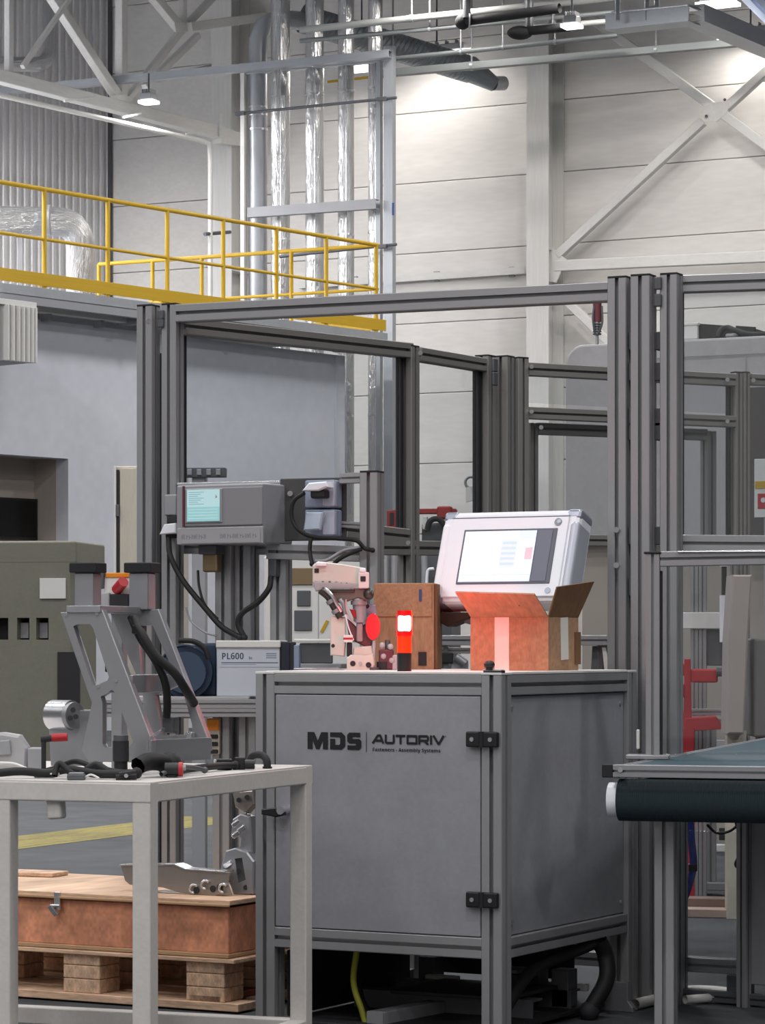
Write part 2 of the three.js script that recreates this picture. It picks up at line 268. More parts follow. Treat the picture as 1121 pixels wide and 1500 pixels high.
// ================================================================== pipe rack
const rackP = at(568, 945, 37.5); rackP.y = 0;
{ const t = thing('pipe_rack', 'galvanised steel frame of uprights and cross beams holding the silver riser pipes', 'rack', rackP, WALL_YAW);
  const ch = secC(.12, .09, .01), up = V(0, 0, 1);
  bar(t, 'upright', secC(.13, .1, .012), M.galv, H(t, 571, 945, 0).setY(0), H(t, 571, 68, 0), up); bar(t, 'upright', secC(.06, .08, .008), M.galv, H(t, 556, 945, -.1).setY(0), H(t, 556, 78, -.1), up);
  bar(t, 'upright', secC(.06, .08, .008), M.whiteSteel, H(t, 357, 945, -.1).setY(0), H(t, 357, 104, -.1), up);
  bar(t, 'top_beam', secC(.11, .1, .01), M.galv, H(t, -60, 140, .1), H(t, 572, 79, .1)); bar(t, 'top_beam', secBox(.08, .05), M.galv, H(t, 358, 107, -.12), H(t, 566, 88, -.12));
  bar(t, 'cross_beam', secC(.1, .13, .01), M.greySteel, H(t, 365, 312, .12), H(t, 553, 299, .12));
  for (const [u0, v0, u1, v1] of [[345, 167, 581, 143], [410, 376, 581, 358]]) rod(t, 'threaded_rod', M.darkSteel, H(t, u0, v0, .14), H(t, u1, v1, .14), .02);
  for (const [u, v] of [[352, 166], [560, 145], [560, 361]]) box(t, 'clamp', M.darkSteel, .14, .05, .06, H(t, u, v, .15));
  box(t, 'blue_tag', mat(0x27458a, .5), .03, .16, .01, H(t, 576, 306, .075)); }
function riser(u, w, label) {
  const t = thing('riser_pipe', label, 'pipe', rackP, WALL_YAW, 'silver riser pipes in the rack'); const x = lx(t, u, -.2); t.position.copy(V(x, 0, -.2).applyAxisAngle(V(0, 1, 0), WALL_YAW).add(rackP));
  const g = new THREE.CylinderGeometry(w, w, 10.4, 28, 90, true); { const p = g.attributes.position; for (let i = 0; i < p.count; i++) { const y = p.getY(i), a = Math.atan2(p.getZ(i), p.getX(i)), k = 1 + .03 * (n16(a / 6.283 + u, y * .11) - .5) + .05 * (n64(a / 6.283, y * .1 + u * .37) - .5) * .6; p.setX(i, p.getX(i) * k); p.setZ(i, p.getZ(i) * k); } g.computeVertexNormals(); }
  part(t, 'jacket', g, M.foil, [0, 5.2, 0]); for (const y of [1.2, 4, 6.4, 8.3, 9.6]) rod(t, 'band', M.aluBright, V(0, y, 0), V(0, y + .03, 0), w * 1.04);
  rod(t, 'seam', M.aluBright, V(w * .5, 0, w * .87), V(w * .5, 10.4, w * .87), .012); return t;
}
riser(411, .128, 'silver foil riser pipe beside the grey elbowed duct, leftmost of the four'); riser(461, .124, 'silver foil riser pipe, second from the left of the four'); riser(507, .108, 'silver foil riser pipe, third from the left of the four'); riser(550, .095, 'narrowest silver foil riser pipe, next to the rack upright');
{ const t = thing('vent_duct', 'grey galvanised vertical duct with elbow feeding the long spiral duct', 'duct', at(378, 945, 38.6).setY(0)); const q = (u, v, D) => W(t, at(u, v, D));
  const top = q(378, 24, 38.6), f1 = q(442, 27, 38.9), f2 = q(690, 102, 39.7);
  elbowTube(t, 'vertical_duct', M.galv, [V(0, 0, 0), top.clone(), q(470, 34, 38.95)], .38, .125); for (const y of [8.7, 8.9, 9.0]) rod(t, 'joint_band', M.aluBright, V(0, y - .8, 0), V(0, y - .77, 0), .132);
  const sg = CYL.clone(); const spm = mat(0x9aa2a8, .42, .6, { bumpMap: rep(spiralBump, 1, 5), bumpScale: .02, map: mottle });
  bar(t, 'spiral_duct', sg, spm, f1, f2, null, .19); const L = f2.clone().sub(f1).length(), dir = f2.clone().sub(f1).normalize();
  for (let i = 0; i < 36; i++) { const a = f1.clone().addScaledVector(dir, L * i / 36.5); bar(t, 'rib', CYL, spm, a, a.clone().addScaledVector(dir, .012), null, .194); }
  const e2 = q(722, 122, 39.75), e3 = q(738, 122, 39.9); const cone = new THREE.CylinderGeometry(.1, .19, .45, 20); const m = part(t, 'reducer', cone, spm, f2.clone().lerp(e2, .5)); m.quaternion.setFromUnitVectors(V(0, 1, 0), e2.clone().sub(f2).normalize());
  rod(t, 'outlet', M.galv, e2, e3, .1); }
{ const t = thing('roof_duct', 'silver insulated duct bending upward in the roof corner at top left', 'duct', at(75, 95, 39.5)); const q = (u, v, D) => W(t, at(u, v, D));
  elbowTube(t, 'pipe', M.foil, [q(74, -40, 40), q(72, 95, 39.5), q(-60, 92, 38.6)], .25, .1); }

// ================================================================== roof truss
{ const a = at(-60, 97, 36.5), b = at(336, 199, 41.4); const t = thing('roof_truss', 'white tubular steel roof truss with diagonals meeting on a sloping bottom chord', 'truss', a.clone().setY(0), yawOf(a, b));
  const s12 = secBox(.13, .13, .012), s8 = secBox(.09, .09, .01), L = (n, s, u0, v0, u1, v1, z = 0) => bar(t, n, s, M.whiteSteel, H(t, u0, v0, z), H(t, u1, v1, z), V(0, 0, 1));
  L('bottom_chord', secBox(.17, .17, .015), -60, 97, 336, 199); L('diagonal', s12, 176, 148, 70, -14); L('vertical', s12, 178, 146, 178, -20); L('diagonal', s8, 186, 146, 268, 42); L('diagonal', s8, 212, 128, 290, 52, .35);
  L('vertical', s8, 268, 42, 268, -20); L('diagonal', s12, 262, 40, 222, -8); L('diagonal', s8, 274, 36, 318, -10); L('vertical', s8, 13, 116, 13, -20); L('diagonal', secBox(.06, .06, .006), 33, 98, 106, -8, .2); L('tie', s12, 276, 40, 420, 20, .1);
  plate(t, 'gusset', M.whiteSteel, pxs(t, .08, [[162, 140], [184, 138], [196, 146], [190, 162], [162, 158]]), .08, .02); plate(t, 'gusset', M.whiteSteel, pxs(t, .08, [[256, 34], [282, 32], [282, 46], [258, 47]]), .08, .02);
  L('stay', secBox(.04, .04), 322, 165, 322, 200, .1); L('strap', secBox(.03, .03), 94, 148, 140, 142, .25); L('strap', secBox(.03, .03), 180, 172, 206, 166, .25); L('strap', secBox(.03, .03), 272, 196, 304, 190, .25);
  for (const y of [0]) L('seat', secBox(.2, .16), 318, 200, 350, 205); L('tie', s8, 224, 118, 355, 88, -.6); }
{ const a = at(-60, 126, 35.4), b = at(308, 209, 40.2); const t = thing('drain_pipe', 'thin white pipe running below the truss and dropping down beside the column', 'pipe', a.clone().setY(0), yawOf(a, b)); const c = H(t, 308, 209); elbowTube(t, 'pipe', M.offWhite, [H(t, -60, 126), c, c.clone().setY(2)], .1, .034, 12); rod(t, 'clamp', M.darkSteel, H(t, 300, 343), H(t, 337, 340), .025); }
// ================================================================== services under the roof, upper right
M.pipeGrey = mat(0xa6a8a6, .5, .1); M.pipeDim = mat(0x84898a, .5, .15);
function service(name, label, cat, u0, v0, u1, v1, D0, D1, r, m, rods = [], square) {
  const a = at(u0, v0, D0), t = thing(name, label, cat, a), b = W(t, at(u1, v1, D1));
  if (square) bar(t, 'rail', secBox(r * 2, r * 2, r * .2), m, V(0, 0, 0), b); else rod(t, 'pipe', m, V(0, 0, 0), b, r);
  for (const k of rods) { const p = b.clone().multiplyScalar(k); rod(t, 'hanger', M.greySteel, p, p.clone().setY(10.97 - a.y), .012); rod(t, 'clamp', M.galv, p.clone().addScaledVector(b, -.004), p.clone().addScaledVector(b, .004), r * 1.25); }
  return t;
}
service('sprinkler_pipe', 'upper pale sprinkler pipe crossing above the spiral duct', 'pipe', 440, 44, 1000, -14, 37.5, 36, .045, M.pipeGrey, [.3, .6]);
service('sprinkler_pipe', 'thin grey sprinkler pipe just below the pale upper pipe', 'pipe', 440, 60, 900, 18, 37.6, 36.4, .03, M.pipeDim, [.42]);
service('sprinkler_pipe', 'grey pipe with hanging rods crossing between the black hoses and the lowest rail', 'pipe', 560, 88, 905, 52, 37.8, 36.8, .032, M.pipeDim, [.34, .52, .74]);
service('suspended_rail', 'lowest grey support rail crossing in front of the wide column top', 'rail', 560, 108, 1100, 61, 38.3, 36.9, .05, M.pipeDim, [.25, .75], true);
service('lighting_track', 'thin yellow edged lighting track beside the narrowest riser pipe', 'track', 480, 120, 640, 102, 39.2, 39, .018, M.yellow, [.6]);
service('sprinkler_pipe', 'short pale pipe above the lamp on the wide column', 'pipe', 770, 42, 905, 30, 36.7, 36.3, .035, M.pipeGrey, [.3]);
{ const t = thing('black_hose', 'upper black insulated pipe with rounded end under the roof', 'pipe', at(676, 31, 36.4)); const q = (u, v, D) => W(t, at(u, v, D)); elbowTube(t, 'insulation', M.blackSoft, [q(674, 33, 36.6), q(690, 30, 36.4), q(820, 12, 35.8)], .1, .062, 14); part(t, 'end_cap', new THREE.SphereGeometry(.1, 14, 10), M.blackSoft, q(678, 32, 36.5)); rod(t, 'flange', M.galv, q(687, 31, 36.4), q(689, 31, 36.4), .1); rod(t, 'hanger', M.darkSteel, q(684, 26, 36.4), q(684, 26, 36.4).setY(2), .05); }
{ const t = thing('black_hose', 'lower black insulated pipe with bulging end in front of the wide column', 'pipe', at(750, 50, 36.2)); const q = (u, v, D) => W(t, at(u, v, D)); rod(t, 'insulation', M.blackSoft, q(768, 46, 36.2), q(836, 39, 35.9), .058); const b = part(t, 'bulb', new THREE.SphereGeometry(.11, 14, 10), M.blackSoft, q(762, 48, 36.2)); b.scale.set(1.5, .8, 1); rod(t, 'hanger', M.darkSteel, q(776, 44, 36.2), q(776, 44, 36.2).setY(2), .05); }
{ const t = thing('cable_tray', 'large silver cable tray turning a corner at the top right', 'tray', at(1016, 20, 33)); const q = (u, v, D) => W(t, at(u, v, D));
  bar(t, 'tray', secC(.3, .19, .012), M.galv, q(896, 35, 33.6), q(1018, 22, 33), V(0, 1, 0)); bar(t, 'tray', secC(.3, .2, .012), M.galv, q(1014, 20, 33), q(1160, 82, 36.2), V(0, 1, 0)); bar(t, 'cover', secBox(.3, .02), M.aluBright, q(904, 22, 33.5), q(1016, 11, 33));
  for (const u of [905, 948, 962]) bar(t, 'hanger', secBox(.05, .05), M.galv, q(u, 30, 33.2), q(u, -60, 33.2)); bar(t, 'brace', secBox(.08, .06), M.galv, q(948, 14, 33.2), q(964, 12, 33.2)); }
{ const t = thing('cable_ladder', 'blue grey cable ladder in the far top right corner', 'tray', at(1085, 0, 34)); const q = (u, v, D) => W(t, at(u, v, D));
  bar(t, 'side_rail', secC(.1, .12, .01), M.blueGrey, q(1080, -20, 33.6), q(1160, 60, 36)); bar(t, 'side_rail', secC(.1, .12, .01), M.blueGrey, q(1100, -20, 33.6), q(1180, 60, 36)); for (const k of [.2, .5, .8]) bar(t, 'rung', secBox(.04, .03), M.galv, q(1080 + 80 * k, -20 + 80 * k, 33.6 + 2.4 * k), q(1100 + 80 * k, -20 + 80 * k, 33.6 + 2.4 * k)); }
// ================================================================== lamps
function highBay(p, label, group, size = [.7, .34], power = LAMP, colour = WHITE_LIGHT, glow = 6, drop) {
  const t = thing('high_bay_lamp', label, 'lamp', p, WALL_YAW, group);
  box(t, 'housing', M.greySteel, size[0] * .8, .1, size[1] * .9, [0, .1, 0], [0, 0, 0], .02); for (let i = -2; i <= 2; i++) box(t, 'cooling_fin', M.greySteel, .012, .06, size[1] * .8, [i * size[0] * .14, .17, 0]);
  const e = part(t, 'diffuser', new THREE.BoxGeometry(size[0], .04, size[1]), new THREE.MeshStandardMaterial({ color: 0xffffff, emissive: colour, emissiveIntensity: glow, roughness: .5 }), [0, .03, 0]); e.castShadow = false;
  rod(t, 'suspension', M.darkSteel, V(0, .2, 0), V(0, drop ?? Math.max(.3, 10.97 - p.y), 0), .012);
  const l = new THREE.RectAreaLight(colour, power, size[0], size[1]); l.position.set(0, .005, 0); l.rotation.x = -Math.PI / 2; l.castShadow = true; l.name = 'lamp_light'; t.add(l); return t;
}
LAMP_GRID.forEach(([x, y, z]) => highBay(V(x, y, z), 'white high bay lamp hanging in the rows above the hall floor', 'high bay lamps above the hall', [1.2, .6], LAMP * (z < -32 ? 3.4 : z < -20 && x < -3 ? 1.7 : 1)));
const SM = [.22, .2];
highBay(at(218, 153, 38.6), 'small lit lamp hanging beside the roof truss gusset', null, SM, LAMP * 5, WHITE_LIGHT, 5, .42);
highBay(at(838, 42, 34.8), 'small lit lamp hanging under the pipes right of the wide column top', null, SM, LAMP * 1.6, WHITE_LIGHT, 5);
highBay(at(640, 82, 40.1), 'long lamp close to the end wall hidden behind the spiral duct', null, [1.1, .14], LAMP * .36, WARM_LIGHT, 5);
highBay(at(530, 104, 40), 'lamp close to the end wall behind the narrowest riser pipe', null, [.4, .3], LAMP * .8, WARM_LIGHT, 5);
highBay(at(1100, 56, 38.15), 'lamp close to the end wall behind the silver cable tray', null, [.9, .14], LAMP * .42, WARM_LIGHT, 5);
highBay(at(1052, 10, 36), 'flat lit lamp above the corner of the silver cable tray', null, [.5, .3], LAMP * .8, WARM_LIGHT, 5);
for (const [u, D] of [[640, 36.5], [860, 35.4], [1090, 34.6]]) highBay(at(u, -30, D), 'lamp high under the roof in front of the end wall', 'roof lamps before the end wall', [.6, .4], LAMP * 1.2, WARM_LIGHT, 5);
// ================================================================== aluminium guard fences
const UPZ = V(0, 0, 1);
function post(t, u, v, z, w = .055, y0 = 0, m = M.alu) {            // upright from the floor to pixel height v
  const x = lx(t, u, z), y = ly(t, v, x, z); bar(t, 'post', slotProfile(w), m, V(x, y0, z), V(x, y, z), UPZ); box(t, 'end_cap', M.rubberCap, w * .98, .006, w * .98, [x, y + .003, z], [0, 0, 0], .001); return x;
}
const beam = (t, u0, v0, u1, v1, z = 0, w = .05, n = 'rail', m = M.alu) => bar(t, n, slotProfile(w), m, H(t, u0, v0, z), H(t, u1, v1, z));
function stud(t, u0, v0, v1, z, w = .05, m = M.alu) { const x = lx(t, u0, z); bar(t, 'stile', slotProfile(w), m, V(x, ly(t, v1, x, z), z), V(x, ly(t, v0, x, z), z), UPZ); return x; }
const pane = (t, u0, v0, u1, v1, z = 0) => { const p = pbox(t, 'pane', M.glass, u0, v0, u1, v1, z, .006, .001); return p; };
const corner = (t, u, v, z, s = .035) => { const p = H(t, u, v, z); return box(t, 'angle_bracket', M.darkSteel, s, s * 1.6, .012, p, [0, 0, 0], .004); };
function bolts(t, list, z) { for (const [u, v] of list) rod(t, 'bolt', M.screw, H(t, u, v, z), H(t, u, v, z + .008), .008); }

const fL = at(235, HY, 8.52).setY(0), fR = at(945, HY, 7.85).setY(0);
{ const t = thing('safety_fence', 'tall aluminium profile frame spanning behind the grey cabinet, with paired posts at left', 'fence', fL, yawOf(fL, fR));
  post(t, 217.5, 450, .01, .052); post(t, 253, 448, 0, .05); post(t, 909, 409, 0, .056); post(t, 943, 406, .02, .056); post(t, 984, 404, 0, .05);
  beam(t, 263, 460, 896, 428, 0, .052);
  for (const [u, v] of [[236, 462], [236, 472]]) corner(t, u, v, .03, .02); for (const [u, v] of [[964, 415], [964, 440]]) corner(t, u, v, .03, .022);
  for (const v of [500, 545, 612, 632, 785, 860]) { box(t, 'spacer', M.darkSteel, .012, .05, .03, H(t, 926.5, v, 0)); box(t, 'spacer', M.darkSteel, .016, .05, .03, H(t, 966, v, -.01)); }
  box(t, 'filler_strip', M.dark, .014, 1.8, .012, [lx(t, 235.5, -.02), .95, -.02]); bolts(t, [[903, 828], [903, 776], [218, 470]], .03); }
{ const a = at(1002, HY, 7.85).setY(0), b = at(1140, HY, 7.79).setY(0), t = thing('safety_fence', 'aluminium window frame of the fence at the right edge above the conveyor', 'fence', a, yawOf(a, b));
  beam(t, 998, 417, 1140, 412, 0, .046); beam(t, 998, 796, 1140, 797, 0, .046, 'rail'); stud(t, 999, 428, 788, -.01, .012, M.dark); pane(t, 1003, 428, 1140, 788, .004); }
{ const a = at(262, HY, 8.56).setY(0), b = at(712, HY, 10.17).setY(0), t = thing('safety_fence', 'aluminium fence side running back from the left posts to the three clustered posts', 'fence', a, yawOf(a, b));
  beam(t, 264, 478, 597, 514, 0, .05, 'rail', M.aluDim); beam(t, 610, 519, 706, 535, 0, .046, 'rail', M.aluDim); post(t, 599, 509, 0, .055, 0, M.aluDim); post(t, 711, 523, 0, .056, 0, M.aluDim); post(t, 739, 524, .03, .056, 0, M.aluDim);
  stud(t, 269, 492, 770, .0, .014, M.dark); beam(t, 500, 776, 592, 786, 0, .05, 'rail', M.aluDim); beam(t, 540, 802, 706, 804, 0, .05, 'rail', M.aluDim); beam(t, 268, 1040, 706, 1020, 0, .05, 'rail', M.aluDim);
  stud(t, 585.5, 524, 778, -.01, .02, M.dark); stud(t, 699, 541, 800, -.01, .024, M.dark);
  pane(t, 272, 492, 588, 775); pane(t, 612, 532, 704, 795); bolts(t, [[724, 535], [724, 553], [616, 517], [598, 795]], .05); for (const v of [535, 555]) corner(t, 725, v, .06, .03); }
{ const a = at(762, HY, 10.25).setY(0), b = at(1085, HY, 10.8).setY(0), t = thing('safety_fence', 'distant aluminium fence with double top rail behind the control panel and tall right posts', 'fence', a, yawOf(a, b));
  post(t, 762, 526, 0, .046, 0, M.aluDim); post(t, 1079, 547, 0, .034, 0, M.aluDim); post(t, 1091, 547, 0, .03, 0, M.aluDim); beam(t, 770, 541, 1074, 557, 0, .046, 'rail', M.aluDim); beam(t, 770, 605, 1074, 618, 0, .042, 'rail', M.aluDim); beam(t, 1097, 556, 1160, 559, 0, .042, 'rail', M.aluDim);
  beam(t, 785, 628, 1032, 637, -.05, .042, 'rail', M.aluDim); stud(t, 779, 620, 800, -.05, .036, M.aluDim); stud(t, 1038, 632, 800, -.05, .044, M.aluDim); beam(t, 770, 790, 1074, 795, 0, .04, 'rail', M.aluDim); stud(t, 1068, 560, 800, -.02, .018, M.dark);
  pane(t, 772, 616, 1074, 785); pane(t, 772, 552, 1074, 598); pane(t, 1098, 566, 1160, 795); bolts(t, [[779, 537], [779, 603], [793, 626], [1066, 556], [1066, 617], [1104, 557]], .03); }
{ const a = at(965, HY, 7.32).setY(0), b = at(1140, HY, 7.27).setY(0), t = thing('tunnel_guard', 'low glazed aluminium guard frame standing across the conveyor belt', 'fence', a, yawOf(a, b));
  const x = lx(t, 957, 0); bar(t, 'post', slotProfile(.036), M.alu, V(x, .70, 0), V(x, ly(t, 811, x, 0), 0), UPZ); box(t, 'end_cap', M.rubberCap, .045, .006, .045, [x, ly(t, 810, x, 0), 0]);
  beam(t, 968, 819, 1140, 816, 0, .038); box(t, 'cover_strip', M.aluBright, .3, .005, .03, [lx(t, 1080, .01), ly(t, 809, 0, 0), .01]); pane(t, 970, 828, 1140, 1105, .0); box(t, 'seal', M.dark, .007, .5, .012, [lx(t, 969, 0), 1.2 - .28, 0]);
  box(t, 'foot_plate', M.alu, .11, .012, .07, [lx(t, 950, 0), .695, .01]); box(t, 'white_tab', M.offWhite, .008, .05, .02, [lx(t, 935, .02), .74, .02]); }

// ================================================================== far machines beyond the fence
const mg0 = at(826, HY, 14.2).setY(0);
{ const t = thing('machine_enclosure', 'large light grey machine housing with rounded upper corner behind the fence at right', 'machine', mg0, WALL_YAW);
  const p0 = H(t, 828, 506), w = lx(t, 1240) - p0.x, y1 = p0.y, r = .1, s = new THREE.Shape(); s.moveTo(p0.x, 1.5); s.lineTo(p0.x, y1 - r); s.absarc(p0.x + r, y1 - r, r, Math.PI, Math.PI / 2, true); s.lineTo(p0.x + w, y1); s.lineTo(p0.x + w, 1.5); s.closePath();
  part(t, 'housing', new THREE.ExtrudeGeometry(s, { depth: 1.2, bevelEnabled: true, bevelThickness: .012, bevelSize: .012, bevelOffset: -.012, bevelSegments: 2, curveSegments: 10 }), M.machineGrey, [0, 0, -1.21]);
  box(t, 'base_cabinet', mat(0x9a938b, .6), w - .1, 1.5, 1.1, [p0.x + w / 2, .75, -.65]); for (const u of [905, 985, 1094]) box(t, 'seam', M.greySteel, .006, .8, .004, [lx(t, u), y1 - .5, .014]); box(t, 'seam', M.greySteel, w - .3, .006, .004, [p0.x + w / 2 + .1, y1 - .085, .014]);
  pbox(t, 'dark_window', mat(0x585253, .2, 0), 1092, 566, 1180, 800, .02, .02); }
{ const t = thing('warning_sign', 'white notice with a yellow band and a red square at the right edge', 'sign', at(1113, 720, 13.2), WALL_YAW);
  box(t, 'board', M.offWhite, .11, .27, .006, [.03, .015, 0]); box(t, 'yellow_band', M.yellow, .1, .035, .004, [.03, .03, .004]); box(t, 'red_square', M.red, .075, .07, .004, [.03, -.045, .004]); rod(t, 'white_dot', M.offWhite, V(.02, -.04, .004), V(.02, -.04, .008), .012); bar(t, 'stand', secBox(.025, .025), M.greySteel, V(.03, -.12, -.02), V(.03, -.98 - (945 - 720) / 4200 * 13.2, -.02)); }
{ const t = thing('storage_box', 'white box on top of the grey machine next to the black bins', 'box', mg0.clone(), WALL_YAW); pbox(t, 'body', M.offWhite, 985, 474, 1022, 497.5, -.08, .2, .006); pbox(t, 'lid_edge', M.offWhite, 984, 473, 1023, 477, -.075, .21); }
function bin(u0, v0, u1, v1, label) { const t = thing('plastic_bin', label, 'bin', mg0.clone(), WALL_YAW, null); const a = H(t, u0, v0, -.1), b = H(t, u1, v1, -.1), w = b.x - a.x, h = a.y - b.y, cx = (a.x + b.x) / 2;
  plate(t, 'front_wall', M.black, [[a.x, a.y], [b.x, a.y - h * .18], [b.x - .005, b.y], [a.x, b.y]], -.1, .01); box(t, 'back_wall', M.black, w, h * .7, .01, [cx, b.y + h * .35, -.3]); box(t, 'side_wall', M.black, .01, h * .8, .2, [a.x, b.y + h * .4, -.2]); box(t, 'side_wall', M.black, .01, h * .7, .2, [b.x - .006, b.y + h * .35, -.2]); box(t, 'floor_plate', M.black, w, .01, .2, [cx, b.y + .006, -.2]); }
bin(1024, 474, 1061, 497, 'wider black bin on the grey machine beside the white box'); bin(1078, 477, 1107, 494, 'narrower black bin on the grey machine at the right edge');
{ const t = thing('hose_coil', 'dark hose loop with silver fitting lying between the black bins', 'hose', mg0.clone(), WALL_YAW); tube(t, 'hose', M.blackRubber, [H(t, 1052, 495, -.06), H(t, 1056, 484, -.08), H(t, 1066, 480, -.1), H(t, 1077, 484, -.08), H(t, 1100, 490, -.06), H(t, 1140, 488, -.06)], .014, 40); pbox(t, 'fitting', M.foil, 1062, 488, 1078, 494, -.04, .05, .01); }
{ const t = thing('tool_balancer', 'hanging tool balancer with red grip and silver spring in front of the end wall', 'balancer', at(875, 442, 12.8)); rod(t, 'cable', M.darkSteel, V(0, 0, 0), V(0, .05, 0), .005); bar(t, 'jib_arm', secBox(.04, .04), M.greySteel, V(-.02, .05, 0), V(.12, .05, 0)); bar(t, 'jib_post', secBox(.04, .04), M.greySteel, V(.115, .05, 0), V(.115, -1.0, 0), UPZ); rod(t, 'grip', mat(0x71383c, .5), V(0, -.09, 0), V(0, .01, 0), .02); rod(t, 'spring', M.aluBright, V(0, -.15, 0), V(0, -.09, 0), .014);
  for (let i = 0; i < 5; i++) part(t, 'coil', new THREE.TorusGeometry(.016, .004, 6, 14), M.darkSteel, [0, -.1 - i * .011, 0], [Math.PI / 2, 0, 0]); tube(t, 'hose_loop', M.darkSteel, [V(-.015, -.02, .01), V(-.02, -.08, .02), V(-.006, -.15, .015), V(.02, -.1, .02), V(.02, -.02, .01)], .005, 30); rod(t, 'hook', M.aluBright, V(0, -.19, 0), V(0, -.15, 0), .007); }
{ const t = thing('upright_frame', 'pair of pale uprights and rails behind the conveyor tunnel glass', 'frame', at(990, HY, 11.2).setY(0), -.2); for (const u of [978, 990, 1018, 1030]) { const x = lx(t, u); bar(t, 'post', slotProfile(.03), M.alu, V(x, 0, 0), V(x, 1.3, 0), UPZ); } pbox(t, 'cross_plate', M.offWhite, 970, 897, 1075, 921, .03, .02); beam(t, 1012, 1043, 1062, 1043, .06, .024); beam(t, 1010, 1056, 1060, 1056, .06, .02); pbox(t, 'dark_module', M.darkSteel, 1030, 921, 1060, 975, .0, .2); }
{ const t = thing('clamp_stand', 'red painted clamping stand seen through the conveyor tunnel glass', 'stand', at(1010, HY, 10.9).setY(0), -.1);
  plate(t, 'column', M.red, pxs(t, 0, [[1003, 965], [1012, 965], [1014, 1066], [990, 1066], [1002, 1040]]), 0, .05, [], .003); pbox(t, 'arm', M.red, 1012, 980, 1052, 1000, .0, .06, .008); pbox(t, 'arm', M.red, 980, 1002, 1003, 1022, .02, .05, .008); pbox(t, 'arm', M.red, 976, 972, 1004, 990, -.03, .05, .008); plate(t, 'foot', M.red, pxs(t, .02, [[1004, 1052], [1050, 1050], [1062, 1068], [998, 1072]]), .02, .2, [], .003); bar(t, 'leg', secBox(.06, .06), M.red, H(t, 1006, 1068).setY(0), H(t, 1006, 1066)); bar(t, 'pad', CYL, M.darkSteel, H(t, 1050, 984, .01), H(t, 1058, 984, .01), null, .018); }
{ const t = thing('machine_pedestal', 'pale pedestal narrowing downward behind the conveyor tunnel glass', 'pedestal', at(1084, HY, 10.2).setY(0), 0); plate(t, 'body', mat(0xa89d98, .6), [...pxs(t, 0, [[1074, 842], [1102, 842], [1096, 940], [1090, 1075]]), ...pxs(t, 0, [[1066, 1075], [1068, 940]])], 0, .2, [], .006); bar(t, 'leg', secBox(.07, .07), M.beige, H(t, 1078, 1070, -.1).setY(0), H(t, 1078, 1070, -.1)); pbox(t, 'side_box', mat(0x6d6a68, .6), 1104, 935, 1150, 1080, -.05, .25, .01); pbox(t, 'leg', M.darkSteel, 1112, 1080, 1140, 1120, -.1, .1); }
{ const t = thing('spindle_tool', 'white cylindrical tool with dark tips hanging behind the conveyor tunnel glass', 'tool', at(1061, 830, 11)); rod(t, 'holder', M.offWhite, V(0, -.0, 0), V(0, .03, 0), .016); rod(t, 'neck', M.dark, V(0, -.11, 0), V(0, 0, 0), .01); rod(t, 'body', M.plasticWhite, V(0, -.29, 0), V(0, -.11, 0), .017); rod(t, 'tip', M.dark, V(0, -.38, 0), V(0, -.29, 0), .012); bar(t, 'holder_arm', secBox(.02, .02), M.greySteel, V(0, .035, 0), V(-.14, .035, 0)); }
// white control cabinet and the beige one
{ const p = at(548, HY, 12).setY(0), t = thing('control_cabinet', 'white control cabinet with two small dark windows behind the riveting tool', 'cabinet', p, -.12); const x0 = lx(t, 386), y1 = ly(t, 814, 0); box(t, 'body', M.offWhite, -x0, y1, .4, [x0 / 2, y1 / 2, -.2], [0, 0, 0], .01);
  pbox(t, 'window', M.darkSteel, 435, 865, 455, 888, .006, .008); pbox(t, 'window', M.darkSteel, 431, 894, 457, 924, .006, .008); pbox(t, 'nameplate', M.brass, 424, 832, 462, 857, .006, .008); plate(t, 'yellow_mark', M.yellow, pxs(t, .004, [[478, 908], [482, 910], [473, 927], [469, 925]]), .004, .004, [], .0005); pbox(t, 'door_gap', M.greySteel, 466, 818, 467, 1000, .002, .003, .0005); }
{ const p = at(168, HY, 24).setY(0), t = thing('beige_cabinet', 'tall beige cabinet standing open in front of the mezzanine wall', 'cabinet', p, -.1); const y1 = ly(t, 683, 0), w = lx(t, 262); box(t, 'body', M.beige, w, y1, .5, [w / 2, y1 / 2, -.25], [0, 0, 0], .01); box(t, 'door_edge', M.dark, .022, y1 - .06, .02, [.03, y1 / 2, .012]); box(t, 'door', M.beige, w - .06, y1 - .04, .02, [w / 2 + .02, y1 / 2, .012]); box(t, 'side_flange', M.offWhite, .02, y1, .03, [.008, y1 / 2, .014]); for (const k of [.35, .6, .85]) box(t, 'hinge', M.darkSteel, .03, .1, .02, [.03, y1 * k, .026]); }
{ const p = at(300, HY, 12.5).setY(0), t = thing('terminal_strip', 'dark row of terminals on a rail behind the screen controller', 'terminal', p, -.1); pbox(t, 'strip', M.darkSteel, 262, 685, 330, 699, 0, .05); for (let i = 0; i < 4; i++) pbox(t, 'terminal', M.greySteel, 274 + i * 14, 687, 281 + i * 14, 696, .012, .012); const x = lx(t, 290); bar(t, 'post', secBox(.06, .06), M.greySteel, V(x, 0, -.05), V(x, ly(t, 690, x), -.05)); }
